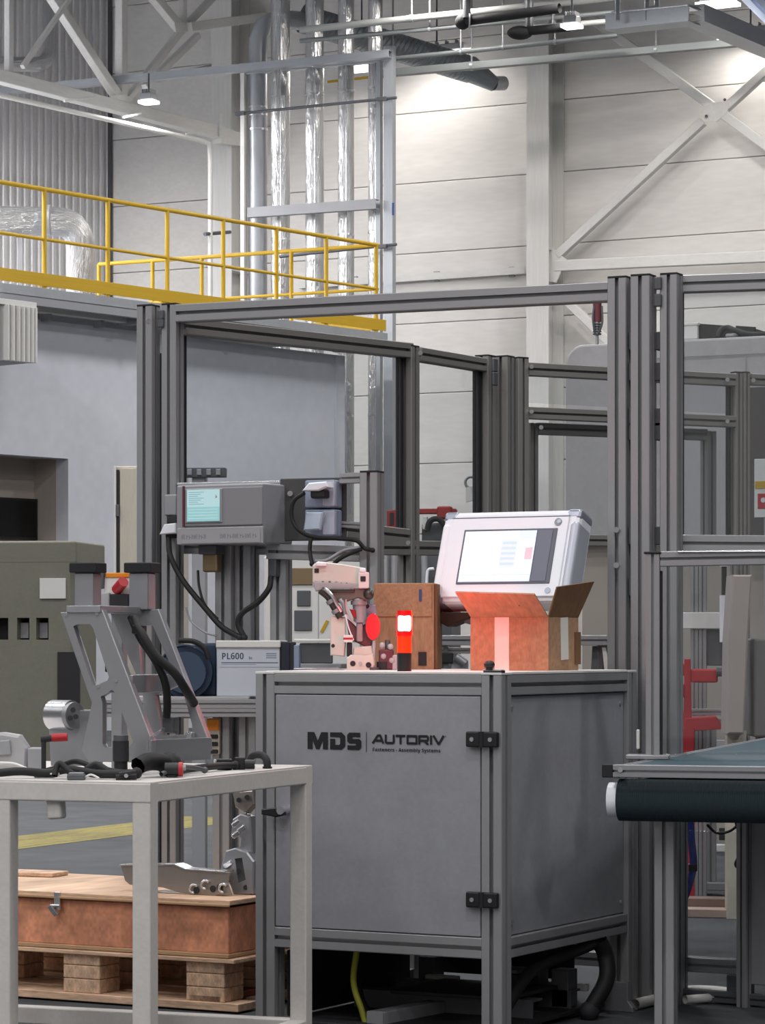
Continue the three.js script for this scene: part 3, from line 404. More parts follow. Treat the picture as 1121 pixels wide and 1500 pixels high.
{ const p = at(600, HY, 12.6).setY(0), t = thing('tubing_machine', 'dark machine with upright pale tubes behind the upright carton', 'machine', p, -.1); const x1 = lx(t, 660), x0 = lx(t, 556), y1 = ly(t, 812, 0); box(t, 'body', M.darkSteel, x1 - x0, y1, .4, [(x0 + x1) / 2, y1 / 2, -.25]); for (const [u, r, m] of [[566, .012, M.alu], [578, .014, M.greySteel], [594, .01, M.plasticWhite], [602, .012, M.alu], [622, .014, M.greySteel]]) { const x = lx(t, u, .02); rod(t, 'tube', m, V(x, .9, .02), V(x, y1 - .0, .02), r); } tube(t, 'bent_tube', M.plasticWhite, [H(t, 625, 856, .04), H(t, 627, 836, .04), H(t, 636, 833, .04)], .007); }
{ const p = at(635, HY, 13.4).setY(0), t = thing('red_fixture', 'reddish brown fixture frame with a dark hose loop beyond the fence', 'fixture', p, -.1); pbox(t, 'top_bar', M.redDeep, 602, 745, 668, 752, 0, .1); pbox(t, 'head', M.redDeep, 640, 741, 662, 760, .02, .1, .01); pbox(t, 'arm', M.redDeep, 605, 752, 612, 790, 0, .08); pbox(t, 'block', M.darkSteel, 618, 766, 664, 800, -.02, .14, .01); pbox(t, 'clamp', M.offWhite, 619, 756, 626, 776, .03, .05, .006); tube(t, 'hose', M.blackRubber, [H(t, 626, 776, .05), H(t, 630, 764, .05), H(t, 640, 760, .05), H(t, 650, 768, .05), H(t, 656, 790, .05)], .014, 30); const x = lx(t, 640); bar(t, 'stand', secBox(.2, .2, .02), M.darkSteel, V(x, 0, -.08), V(x, ly(t, 798, x), -.08)); }
{ const p = at(575, HY, 13.6).setY(0), t = thing('red_bracket', 'small red plate with black slot at the end of the mezzanine wall view', 'bracket', p, -.1); plate(t, 'plate', M.redDeep, pxs(t, 0, [[567, 748], [582, 746], [584, 774], [567, 776]]), 0, .03, [], .003); box(t, 'slot', M.dark, .02, .06, .004, H(t, 574, 760, .003)); const x = lx(t, 575); bar(t, 'stand', secBox(.05, .05), M.greySteel, V(x, 0, -.03), V(x, ly(t, 770, x), -.03)); }
{ const t = thing('signal_horn', 'small pale signal horn beside the clustered fence posts', 'horn', at(690, 715, 10.2)); const b = part(t, 'bell', new THREE.CylinderGeometry(.012, .026, .05, 16), M.offWhite, [0, -.02, 0]); b.rotation.z = .3; part(t, 'ring', new THREE.TorusGeometry(.02, .005, 8, 18), M.greySteel, [0, .02, 0]); box(t, 'arm', M.greySteel, .06, .012, .012, [.03, 0, -.01]); }
{ const p = at(100, HY, 22).setY(0), t = thing('press_machine', 'olive grey press machine with square pockets at the left edge', 'machine', p, -.15); const X = (u, z = 0) => lx(t, u, z), x0 = X(-160);
  const y = (v) => ly(t, v, 0, 0); box(t, 'upper_block', M.olive, X(112) - x0, y(792) - y(826), .9, [(X(112) + x0) / 2, (y(792) + y(826)) / 2, -.45], [0, 0, 0], .02);
  plate(t, 'body', M.olive, [[x0, .0], [X(103), 0], [X(103), y(824)], [x0, y(824)]], 0, .8, [[-20, 12], [25, 43], [53, 71]].map(([a, b]) => [[X(a), y(937)], [X(b), y(937)], [X(b), y(905)], [X(a), y(905)]]));
  box(t, 'pocket_back', M.dark, X(80) - x0, .4, .02, [(X(80) + x0) / 2, y(920), -.2]); for (const [a, b] of [[26, 42], [54, 70]]) pbox(t, 'pocket_plate', M.greySteel, a, 912, b, 935, -.1, .02); pbox(t, 'label_plate', M.offWhite, 58, 847, 96, 877, .02, .02); pbox(t, 'dark_gap', M.dark, 84, 955, 116, 1030, .02, .04); }

// ================================================================== controller stand behind the table
const stP = at(400, HY, 8.32).setY(0), ST_YAW = -.38;
{ const t = thing('profile_stand', 'aluminium profile stand carrying the screen controller and socket plate', 'stand', stP, ST_YAW);
  const benchY = .80; post(t, 545, 693, .0, .055); post(t, 332, 800, -.06, .052); post(t, 360, 800, -.09, .062, 0, M.aluMill); post(t, 412, 806, -.05, .05); post(t, 247, 706, -.1, .036, 1.22);
  beam(t, 500, 701, 532, 700, 0, .03); beam(t, 500, 768, 532, 770, -.02, .018); beam(t, 395, 808, 534, 812, -.02, .044); pbox(t, 'top_strip', M.aluBright, 258, 704, 505, 709, -.03, .03);
  beam(t, 240, 801, 420, 803, -.12, .04);
  pbox(t, 'socket_plate', mat(0x4b4a4b, .55, .2), 410, 700, 507, 792, -.02, .008, .003); bolts(t, [[497, 709], [497, 783], [425, 723]], -.018); }
{ const t = thing('screen_controller', 'grey controller box with a pale cyan touch screen mounted on the stand', 'controller', stP, -.5);
  const z = .1, scr = canvasTex(256, 256, (x, w, h) => { x.fillStyle = '#bfe3e6'; x.fillRect(0, 0, w, h); x.fillStyle = '#9fd3d6'; x.fillRect(0, 140, w, 116); x.fillStyle = '#7fb2b8'; for (let i = 0; i < 7; i++) x.fillRect(14, 18 + i * 16, 120 - (i % 3) * 24, 5); x.fillStyle = '#d2f0f0'; for (let i = 0; i < 4; i++) x.fillRect(10, 158 + i * 24, 230, 4); x.fillStyle = '#8a8f86'; x.beginPath(); x.moveTo(224, 40); x.lineTo(238, 64); x.lineTo(222, 74); x.fill(); });
  pbox(t, 'housing', M.greySteel, 258, 709, 385, 797, z, .17, .006); pbox(t, 'front_panel', mat(0x8d8c90, .5, .1), 268, 714, 384, 770, z + .006, .008); pbox(t, 'lower_panel', mat(0xa19fa3, .5, .1), 259, 772, 385, 797, z + .008, .01); pbox(t, 'bezel', M.greySteel, 271, 716, 325, 766, z + .01, .006); pbox(t, 'side_strip', mat(0x5f2f36, .5), 267, 712, 270, 772, z + .01, .004, .001);
  const s = part(t, 'screen', new THREE.PlaneGeometry(1, 1), new THREE.MeshStandardMaterial({ map: scr, emissiveMap: scr, emissive: 0xffffff, emissiveIntensity: .32, roughness: .3 })); const a = H(t, 274, 718, z + .0115), b = H(t, 322, 763, z + .0115); s.position.set((a.x + b.x) / 2, (a.y + b.y) / 2, z + .0118); s.scale.set(b.x - a.x, a.y - b.y, 1);
  const txt = canvasTex(512, 64, (x, w, h) => { x.fillStyle = '#a19fa3'; x.fillRect(0, 0, w, h); x.fillStyle = '#77757b'; for (const [a, n] of [[8, 10], [256, 15]]) for (let i = 0; i < n; i++) { const q = (i * 7 + a) % 5; x.fillRect(a + i * 16, 20 + q, 4, 24 - q); if (q > 1) x.fillRect(a + i * 16, 22 + q * 3, 11, 4); if (q % 2) x.fillRect(a + 8 + i * 16, 22, 4, 20); } });
  const pr = part(t, 'printed_text', new THREE.PlaneGeometry(1, 1), new THREE.MeshStandardMaterial({ map: txt, roughness: .5 })); const c = H(t, 264, 777, z + .0105), d = H(t, 381, 794, z + .0105); pr.position.set((c.x + d.x) / 2, (c.y + d.y) / 2, z + .0095); pr.scale.set(d.x - c.x, c.y - d.y, 1);
  pbox(t, 'cable_gland', M.darkSteel, 290, 798, 316, 812, z - .04, .05, .004); pbox(t, 'cable_gland', M.darkSteel, 392, 798, 404, 845, z - .1, .03, .004); pbox(t, 'connector', M.brass, 296, 810, 318, 838, z - .05, .03, .006); }
function outletBox(u0, v0, u1, v1, label, hooded) { const t = thing('socket_box', label, 'socket', stP, ST_YAW, null); pbox(t, 'housing', M.blueGrey, u0, v0, u1, v1, .045, .06, .006); pbox(t, 'side_cover', mat(0xb4bacb, .5), u0 + 26, v0 + 2, u1, v1 - 2, .048, .02, .004);
  if (hooded) { plate(t, 'plug', M.plasticWhite, pxs(t, .11, [[u0 - 4, v0 + 16], [u0 + 6, v0 + 4], [u0 + 32, v0 + 2], [u0 + 34, v0 + 10], [u0 + 20, v0 + 16]]), .11, .05, [], .004); pbox(t, 'plug_grip', M.black, u0 + 8, v0 + 14, u0 + 30, v0 + 27, .1, .04, .006); } else plate(t, 'flap', mat(0xb9c6d6, .35), pxs(t, .08, [[u0 + 2, v0 + 4], [u0 + 27, v0 + 4], [u0 + 22, v0 + 30], [u0 - 2, v0 + 31]]), .08, .02, [], .004); }
outletBox(446, 703, 490, 744, 'upper blue grey socket box with a white plug and black grip', true); outletBox(446, 746, 490, 786, 'lower blue grey socket box with a closed pale flap', false);
{ const t = thing('junction_clip', 'small grey clip with a white hood on the left of the screen controller', 'connector', stP, ST_YAW); pbox(t, 'body', M.greySteel, 240, 724, 258, 755, -.02, .05, .005); plate(t, 'hood', M.plasticWhite, pxs(t, .02, [[240, 768], [257, 766], [257, 781], [233, 783]]), .02, .05, [], .003); pbox(t, 'plug', M.dark, 242, 782, 254, 788, .0, .03, .003); pbox(t, 'strap', M.dark, 244, 756, 258, 766, -.02, .03); }
function cable(label, pts, r, m = M.blackRubber, t0 = stP, yaw = ST_YAW) { const t = thing('cable', label, 'cable', t0, yaw); tube(t, 'sheath', m, pts.map(([u, v, z]) => H(t, u, v, z)), r, pts.length * 10); const e = pts[pts.length - 1], k = H(t, ...e); part(t, 'cable_end', new THREE.SphereGeometry(r * 1.3, 8, 6), m, k); return t; }
cable('black cable falling from the white hood down to the instrument', [[247, 788, .0], [250, 815, .02], [268, 850, .03], [300, 890, .04], [325, 918, .05], [352, 934, .05]], .0085);
cable('black cable curving under the screen controller to the instrument', [[397, 845, .02], [394, 862, .04], [378, 882, .05], [355, 898, .05], [349, 914, .05], [358, 934, .05]], .0085);
cable('thin grey wire hanging beside the left fence posts', [[272, 890, .02], [280, 910, .02], [300, 926, .03], [316, 931, .03]], .003, M.greySteel);
cable('thin black wire looping below the brass connector', [[290, 836, .0], [292, 860, .02], [300, 885, .03], [318, 906, .03]], .004);
cable('black cable looping round the socket boxes', [[446, 722, .12], [430, 735, .12], [428, 760, .12], [440, 778, .12], [462, 787, .1], [495, 789, .06], [522, 792, .06], [534, 803, .05], [546, 806, .05]], .006);
cable('black cable dropping from the socket plate to the riveting tool', [[456, 786, .06], [454, 805, .08], [457, 826, .1]], .006);
cable('pale wire pair sagging from the stand to the riveting tool', [[530, 802, .05], [505, 806, .06], [480, 820, .07], [462, 822, .08]], .005, M.greySteel);
cable('second dark wire reaching from the stand to the riveting tool', [[530, 804, .06], [510, 812, .07], [496, 820, .08], [482, 833, .08]], .006);
// bench rail with the instrument and motor
const bnP = at(375, HY, 8.2).setY(0), BN_YAW = -.12;
{ const t = thing('bench_frame', 'low aluminium bench rail behind the white table carrying the instrument', 'bench', bnP, BN_YAW);
  beam(t, 152, 1031, 380, 1031, .0, .026); beam(t, 152, 1044, 380, 1044, .0, .024); for (const u of [364, 326]) { const x = lx(t, u, -.1); bar(t, 'leg', slotProfile(.05), M.alu, V(x, 0, -.1), V(x, .79, -.1), UPZ); } box(t, 'bench_top', M.machineGrey, .34, .012, .15, [-.19, ly(t, 1023, 0, -.05), -.075]); }
{ const t = thing('instrument_box', 'pale instrument cabinet lettered PL600 on the bench', 'instrument', bnP, BN_YAW); const z = -.02;
  pbox(t, 'housing', M.instrument, 317, 940, 410, 1021, z, .13, .005); pbox(t, 'top_edge', M.offWhite, 316, 938, 411, 949, z + .006, .14, .004); pbox(t, 'corner_strip', mat(0x1d2030, .5), 411, 940, 425, 1021, z - .0, .12, .004);
  const tx = canvasTex(512, 128, (x, w, h) => { x.fillStyle = '#c4c8d2'; x.fillRect(0, 0, w, h); x.fillStyle = '#3c4a63'; x.font = 'bold 70px sans-serif'; x.fillText('PL600', 14, 68); x.font = 'bold 30px sans-serif'; x.fillText('bc', 250, 68); x.fillRect(14, 92, 490, 7); x.fillStyle = '#7c869a'; for (let i = 0; i < 3; i++) x.fillRect(400, 20 + i * 16, 90, 9); x.fillStyle = '#8e98ab'; x.fillRect(14, 106, 300, 6); });
  const pr = part(t, 'printed_front', new THREE.PlaneGeometry(1, 1), new THREE.MeshStandardMaterial({ map: tx, roughness: .5 })); const a = H(t, 322, 953, z + .001), b = H(t, 409, 977, z + .001); pr.position.set((a.x + b.x) / 2, (a.y + b.y) / 2, z + .0012); pr.scale.set(b.x - a.x, a.y - b.y, 1); }
{ const t = thing('electric_motor', 'dark blue rounded electric motor left of the instrument', 'motor', bnP, BN_YAW); const c = H(t, 276, 985, -.05); rod(t, 'drum', M.motorBlue, V(c.x - .01, c.y, -.14), V(c.x, c.y, -.02), .075); rod(t, 'flange', mat(0x33465c, .45), V(c.x, c.y, -.03), V(c.x, c.y, -.0), .06); pbox(t, 'junction_box', M.motorBlue, 284, 942, 317, 1020, -.06, .08, .008); for (let i = 0; i < 5; i++) { const r = .078; part(t, 'cooling_rib', new THREE.TorusGeometry(r, .004, 6, 30), M.motorBlue, [c.x - .01, c.y, -.05 - i * .02]); } tube(t, 'hose', M.blackRubber, [H(t, 262, 938, -.0), H(t, 285, 940, .0), H(t, 300, 950, .0), H(t, 306, 965, .0)], .008); }
{ const t = thing('orange_label_unit', 'small orange topped unit hanging under the bench rail', 'unit', bnP, BN_YAW); pbox(t, 'body', M.beige, 302, 1052, 322, 1105, -.06, .04); pbox(t, 'orange_cap', M.orange, 303, 1053, 321, 1070, -.055, .035); for (const v of [1076, 1087, 1098]) pbox(t, 'terminal', M.dark, 305, v, 319, v + 6, -.054, .03); }

// ================================================================== crate on pallet
const crP = at(335, HY, 7.62).setY(0), CAB_YAW = -28.6 * D2R;
const lidTop = .302, crX0 = -.95, crD = .53;
{ const t = thing('wooden_pallet', 'wooden pallet with block feet under the plywood crate', 'pallet', crP, CAB_YAW);
  const N = 4; for (let i = 0; i < N; i++) box(t, 'bottom_board', M.woodPale, -crX0 + .06, .022, .1, [crX0 / 2, .016, -.05 - i * (crD - .1) / (N - 1)]);
  for (const x of [-.06, -.46, -.86]) for (const z of [-.06, -.265, -.47]) { box(t, 'block', M.woodPale, .12, .038, .1, [x - .02, .046, z]); box(t, 'block', M.woodPale, .12, .036, .1, [x - .02, .084, z]); box(t, 'block', M.woodPale, .12, .03, .1, [x - .02, .118, z]); }
  for (let i = 0; i < 5; i++) box(t, 'top_board', M.woodPale, -crX0 + .04, .012, .11, [crX0 / 2, .139, -.05 - i * .1075]); box(t, 'stringer', M.woodDark, .1, .018, crD, [-.08, .036, -crD / 2 - .01]); }
{ const t = thing('plywood_crate', 'reddish plywood crate with a lid and toggle latch', 'crate', crP, CAB_YAW);
  const h0 = .146, h1 = .281; box(t, 'bottom_edge', M.ply, -crX0, .012, crD, [crX0 / 2, h0 + .006, -crD / 2]); box(t, 'front_panel', M.wood, -crX0 - .006, h1 - h0 - .012, .012, [crX0 / 2, (h0 + h1) / 2 + .006, -.01]); box(t, 'side_panel', M.wood, .012, h1 - h0 - .012, crD - .012, [-.008, (h0 + h1) / 2 + .006, -crD / 2]); box(t, 'back_panel', M.wood, -crX0, h1 - h0 - .012, .012, [crX0 / 2, (h0 + h1) / 2 + .006, -crD + .006]); box(t, 'side_panel', M.wood, .012, h1 - h0 - .012, crD - .012, [crX0, (h0 + h1) / 2 + .006, -crD / 2]);
  const lid = box(t, 'lid', M.woodPale, -crX0 + .02, .014, crD + .02, [crX0 / 2, lidTop - .007, -crD / 2], [0, 0, 0]); box(t, 'lid_edge', M.ply, -crX0 + .022, .008, .006, [crX0 / 2, lidTop - .014, .012]);
  const p = H(t, 84, 1320, .012); const lt = new THREE.Group(); lt.name = 'latch'; t.add(lt); box(lt, 'catch_plate', M.screw, .02, .05, .006, p, [0, 0, 0], .002); box(lt, 'lever', M.aluBright, .016, .035, .008, p.clone().add(V(-.008, -.025, .01)), [.4, 0, .5], .003); rod(lt, 'pin', M.screw, p.clone().add(V(-.014, -.012, .008)), p.clone().add(V(.014, -.012, .008)), .004); }
{ const t = thing('thin_board', 'thin scrap board lying on the crate lid at left', 'board', crP, CAB_YAW); const x = lx(t, 30, -.4); box(t, 'board', M.woodPale, .28, .012, .1, [x - .02, lidTop + .007, -.42], [0, .1, 0]); box(t, 'board_under', M.woodDark, .26, .006, .09, [x - .02, lidTop + .003, -.42], [0, .1, 0]); }
{ const t = thing('sheet_bracket', 'pressed silver sheet metal bracket lying on the crate lid', 'bracket', crP, CAB_YAW); const z = -.1;
  plate(t, 'web', M.foil2 ??= mat(0xa9a19b, .36, .7, { map: mottle }), pxs(t, z, [[176, 1267], [256, 1266], [272, 1272], [320, 1276], [338, 1278], [334, 1293], [340, 1312], [318, 1311], [300, 1311], [262, 1307], [238, 1300], [190, 1296], [183, 1290]]), z, .004, [], .001);
  const fl = [[176, 1267], [256, 1266], [272, 1273], [330, 1277]].map(([u, v]) => H(t, u, v, z)); for (let i = 0; i < 3; i++) bar(t, 'flange', secBox(.05, .004, .001), M.aluBright, fl[i], fl[i + 1].clone()).position.z -= .02;
  for (const [u, v] of [[284, 1302], [301, 1296], [327, 1301]]) { const p = H(t, u, v, z + .006); part(t, 'loop', new THREE.TorusGeometry(.011, .004, 8, 16, 4.2), M.aluBright, p, [0, .4, .6]); } for (const [u, v] of [[288, 1304], [312, 1302], [322, 1300]]) { const p = H(t, u, v, z + .001); const o = rod(t, 'slot', M.dark, p, p.clone().add(V(0, 0, .002)), .009); } box(t, 'foot', M.foil2, .2, .004, .06, [lx(t, 270, z), lidTop + .002, z - .03]); }
{ const t = thing('metal_casting', 'shiny crumpled looking metal bracket casting beside the cabinet leg', 'casting', crP, CAB_YAW); const z = -.16;
  plate(t, 'lower_arm', M.aluMill, pxs(t, z, [[322, 1276], [330, 1246], [344, 1242], [362, 1248], [372, 1262], [370, 1310], [342, 1312], [336, 1296]]), z, .05, [pxs(t, z, [[342, 1256], [356, 1254], [362, 1290], [348, 1296]])], .004); plate(t, 'upper_arm', M.aluMill, pxs(t, z - .02, [[340, 1200], [352, 1192], [366, 1196], [370, 1250], [350, 1246], [352, 1228], [338, 1222]]), z - .02, .035, [], .004);
  plate(t, 'head', M.foil2, pxs(t, z - .03, [[340, 1160], [370, 1158], [372, 1178], [360, 1192], [344, 1182]]), z - .03, .03, [], .003); for (const [u, v] of [[346, 1206], [354, 1214], [346, 1222], [334, 1266]]) { const b = box(t, 'facet', M.aluBright, .026, .014, .012, H(t, u, v, z + .004), [.3, .5, .5]); } for (const [u, v] of [[350, 1172], [362, 1168], [350, 1276], [360, 1300]]) rod(t, 'hole', M.dark, H(t, u, v, z - .024), H(t, u, v, z + .002), .007); }
// ================================================================== grey cabinet
const cbP = at(735, HY, 7.0).setY(0), TOP = .914;
{ const t = thing('machine_cabinet', 'grey aluminium framed cabinet with a printed door, black hinges and white top', 'cabinet', cbP, CAB_YAW);
  const w = .056, xl = lx(t, 374), zr = lz(t, 933), hx = -w / 2, hz = -w / 2, xL = xl + w / 2, zR = zr + w / 2;
  for (const [x, z] of [[hx, hz], [xL, hz], [hx, zR], [xL, zR]]) { bar(t, 'post', slotProfile(w), M.alu, V(x, .03, z), V(x, .906, z), UPZ); rod(t, 'foot', M.darkSteel, V(x, 0, z), V(x, .03, z), .02); box(t, 'cap', M.offWhite, w, .006, w, [x, .910, z], [0, 0, 0], .001); }
  const bs = slotProfile(.052), bY = .236, tY = .882;
  for (const y of [tY, bY]) { for (const z of [hz, zR]) bar(t, 'rail', bs, M.alu, V(xl + w, y, z), V(-w, y, z)); for (const x of [hx, xL]) bar(t, 'rail', bs, M.alu, V(x, y, zr + w), V(x, y, -w)); }
  box(t, 'worktop', M.offWhite, -xl - w - .002, .006, -zr - .004, [xl / 2, .911, zr / 2], [0, 0, 0], .001); for (const s of [0, 1]) box(t, 'worktop_edge', M.offWhite, w - .002, .006, -zr - 2 * w - .002, [s ? hx : xL, .911, zr / 2], [0, 0, 0], .001);
  const dy0 = bY + .028, dy1 = tY - .028, dx0 = xl + w + .003, dx1 = -w - .003, dw = dx1 - dx0, dh = dy1 - dy0;
  const door = box(t, 'door', M.sheet, dw, dh, .012, [(dx0 + dx1) / 2, (dy0 + dy1) / 2, -.008], [0, 0, 0], .002);
  // printed logo
  const tx = canvasTex(1024, 160, (x, W_, H_) => {
    x.clearRect(0, 0, W_, H_); x.fillStyle = '#15151a'; x.strokeStyle = '#15151a';
    const P = (pts) => { x.beginPath(); pts.forEach((p, i) => i ? x.lineTo(p[0], p[1]) : x.moveTo(p[0], p[1])); x.closePath(); x.fill(); };
    P([[8, 128], [8, 18], [58, 18], [84, 74], [110, 18], [160, 18], [160, 128], [122, 128], [122, 70], [96, 128], [72, 128], [46, 70], [46, 128]]);
    P([[176, 18], [262, 18], [288, 42], [288, 104], [262, 128], [176, 128], [176, 60], [214, 60], [214, 98], [244, 98], [250, 92], [250, 54], [244, 48], [176, 48]]);
    P([[302, 34], [318, 18], [398, 18], [398, 46], [342, 46], [338, 50], [342, 58], [392, 58], [406, 72], [406, 112], [390, 128], [304, 128], [304, 100], [364, 100], [368, 94], [364, 88], [318, 88], [302, 74]]);
    x.fillRect(441, 12, 4, 128);
    x.lineWidth = 15; x.lineJoin = 'round'; const S = (p) => { x.beginPath(); p.forEach((q, i) => i ? x.lineTo(q[0], q[1]) : x.moveTo(q[0], q[1])); x.stroke(); };
    S([[488, 84], [526, 34], [544, 34], [566, 84]]); S([[508, 66], [560, 66]]); S([[584, 27], [584, 74], [594, 80], [634, 80], [642, 74], [642, 27]]); S([[656, 34], [726, 34]]); S([[691, 34], [691, 86]]); x.strokeRect(742, 34, 64, 46); S([[826, 86], [826, 34], [882, 34], [888, 40], [888, 56], [882, 62], [830, 62]]); S([[862, 64], [890, 86]]); S([[910, 27], [910, 86]]); S([[926, 27], [962, 80], [966, 80], [1000, 27]]);
    x.font = 'bold 30px sans-serif'; x.save(); x.translate(486, 134); x.scale(1.14, 1); x.fillText('Fasteners - Assembly Systems', 0, 0); x.restore(); x.font = 'bold 13px sans-serif'; x.fillText('®', 1008, 36); });
  const a = H(t, 449, 1070, 0), b = H(t, 655, 1106, 0); const lg = part(door, 'printed_logo', new THREE.PlaneGeometry(b.x - a.x, (b.x - a.x) * 160 / 1024), new THREE.MeshStandardMaterial({ map: tx, transparent: true, alphaTest: .4, roughness: .55, polygonOffset: true, polygonOffsetFactor: -1 }), V((a.x + b.x) / 2, ly(t, 1088, (a.x + b.x) / 2, 0), -.0012).sub(door.position));
  // side panel with screws
  const sz = zr + w, sd = box(t, 'side_panel', M.sheet, .01, dh, -sz - w - .004, [-.018, (dy0 + dy1) / 2, (sz - w) / 2], [0, 0, 0], .002);
  for (const z of [-w - .025, sz + .025]) for (const y of [dy0 + .03, dy1 - .03]) rod(sd, 'screw', M.screw, V(.005, y, z).sub(sd.position).setX(.004), V(.005, y, z).sub(sd.position).setX(.008), .006);
  box(t, 'back_panel', M.sheet, dw, dh, .008, [(dx0 + dx1) / 2, (dy0 + dy1) / 2, zR]); box(t, 'side_panel', M.sheet, .008, dh, -sz - w, [xL, (dy0 + dy1) / 2, (sz - w) / 2]); box(t, 'inner_floor', M.sheet, -xl - w, .006, -zr - w, [xl / 2, dy0 - .03, zr / 2]);
  for (const v of [1083, 1318]) { const p = H(t, 709, v, .0); const h = new THREE.Group(); h.name = 'hinge'; t.add(h); box(h, 'leaf', M.black, .042, .038, .016, p.clone().add(V(-.022, 0, .008)), [0, 0, 0], .004); box(h, 'leaf', M.black, .042, .038, .016, p.clone().add(V(.022, 0, .008)), [0, 0, 0], .004); rod(h, 'knuckle', M.black, p.clone().add(V(0, -.019, .012)), p.clone().add(V(0, .019, .012)), .008); for (const s of [-1, 1]) rod(h, 'screw', M.screw, p.clone().add(V(s * .025, 0, .016)), p.clone().add(V(s * .025, 0, .018)), .0055); }
  { const p = H(t, 409, 1188, 0); const h = new THREE.Group(); h.name = 'latch_handle'; t.add(h); plate(h, 'grip', M.black, [[p.x - .034, p.y + .006], [p.x + .02, p.y + .012], [p.x + .034, p.y + .006], [p.x + .034, p.y - .008], [p.x + .01, p.y - .014], [p.x - .034, p.y - .008]], .034, .014, [], .003); rod(h, 'lock_cylinder', M.aluBright, p.clone().add(V(.024, .004, -.004)), p.clone().add(V(.024, .004, .036)), .011); rod(h, 'key_wire', M.darkSteel, p.clone().add(V(.02, -.014, .03)), p.clone().add(V(.03, -.04, .03)), .0015); }
  for (const x of [hx, xL]) for (const z of [zR]) { plate(t, 'floor_bracket', M.aluMill, [[x - .05, 0], [x + .05, 0], [x + .05, .012], [x + .036, .03], [x + .034, .08], [x - .034, .08], [x - .036, .03], [x - .05, .012]], z + .05, .02, [], .002); }
  bar(t, 'joint_cover', secBox(.02, .006), M.black, V(-.05, .915, -.01), V(.0, .915, -.01)); }
{ const t = thing('base_frame', 'dark steel floor frame with channels under the grey cabinet', 'frame', cbP, CAB_YAW); const xl = lx(t, 374), zr = lz(t, 933);
  for (const z of [zr + .22, zr * .45]) bar(t, 'cross_channel', secC(.06, .07, .006), M.darkSteel, V(xl + .1, .036, z), V(-.08, .036, z)); bar(t, 'side_channel', secBox(.05, .05), M.greySteel, V(xl * .55, .03, -.06), V(xl * .45, .03, zr + .1)); bar(t, 'long_channel', slotProfile(.04), M.alu, V(xl + .08, .1, zr - .25), V(.3, .1, zr - .25)); for (const x of [xl + .16, .2]) box(t, 'pad', M.darkSteel, .06, .08, .06, [x, .04, zr - .25]); box(t, 'base_plate', M.dark, -xl - .12, .012, -zr - .05, [xl / 2, .018, zr / 2]); box(t, 'dark_sheet', M.dark, .008, .17, -zr - .16, [xl + .05, .11, zr / 2]); box(t, 'drip_tray', M.dark, .34, .01, .3, [xl * .4, .08, zr * .5]); box(t, 'back_sheet', M.dark, -xl - .25, .12, .008, [xl * .5 - .05, .13, zr + .02]); for (const [x, w] of [[xl * .72, .1], [xl * .3, .28]]) box(t, 'pale_strip', M.offWhite, w, .02, .02, [x, .07, zr + .16]); for (const x of [xl * .8, xl * .5, xl * .28, xl * .16]) box(t, 'control_block', M.darkSteel, .05, .1, .06, [x, .074, zr + .12 + .1 * (x > -.3)]); bar(t, 'stand_leg', slotProfile(.05), M.alu, V(xl * .62, 0, zr - .08), V(xl * .62, .2, zr - .08), UPZ); }
function hose(label, pts, r, m) { const t = thing('hose', label, 'hose', cbP, CAB_YAW); tube(t, 'hose', m, pts.map((p) => V(...p)), r, 40, 10); const e = pts[pts.length - 1]; part(t, 'end', new THREE.SphereGeometry(r * 1.25, 10, 8), M.dark, V(...e)); }
hose('thick black hose drooping under the right side of the cabinet', [[-.02, .2, -.62], [-.02, .19, -.5], [-.05, .16, -.3], [-.05, .1, -.16], [-.06, .03, -.1]], .016, M.blackRubber);
hose('black hose bundle hanging by the right rear cabinet leg', [[-.01, .205, -.6], [.0, .16, -.62], [.01, .1, -.6], [-.02, .022, -.56]], .022, M.blackRubber);
hose('thin yellow green cable standing below the cabinet door', [[-.46, .205, -.1], [-.47, .12, -.1], [-.44, .05, -.09], [-.42, .008, -.08]], .008, mat(0x9a9a2a, .5));
hose('black cable coil under the left of the cabinet door', [[-.52, .205, -.2], [-.53, .12, -.22], [-.5, .05, -.2], [-.47, .014, -.22]], .012, M.blackRubber);
{ const t = thing('valve_block', 'dark valve block standing on the floor under the cabinet', 'valve', cbP.clone().add(V(.08, 0, -.5)), CAB_YAW); box(t, 'body', M.dark, .1, .12, .1, [-.05, .06, -.02]); box(t, 'cover', M.darkSteel, .08, .012, .08, [-.05, .126, -.02]); rod(t, 'port', M.screw, V(-.05, .09, .03), V(-.05, .09, .05), .012); rod(t, 'port', M.screw, V(-.08, .05, .03), V(-.08, .05, .05), .01); }
{ const t = thing('floor_cable', 'pale cable lying on the floor beside the right fence posts', 'cable', at(935, HY, 7.55).setY(0)); const f = (u, v) => { const D = CH * FP / (v - HY); return W(t, at(u, HY, D).setY(.016)); }; tube(t, 'sheath', M.offWhite, [f(930, 1480), f(962, 1472), f(1000, 1461), f(1040, 1460), f(1078, 1464)], .015, 40); tube(t, 'tail', M.offWhite, [f(1078, 1464), f(1040, 1470), f(1004, 1473)], .012, 20); }

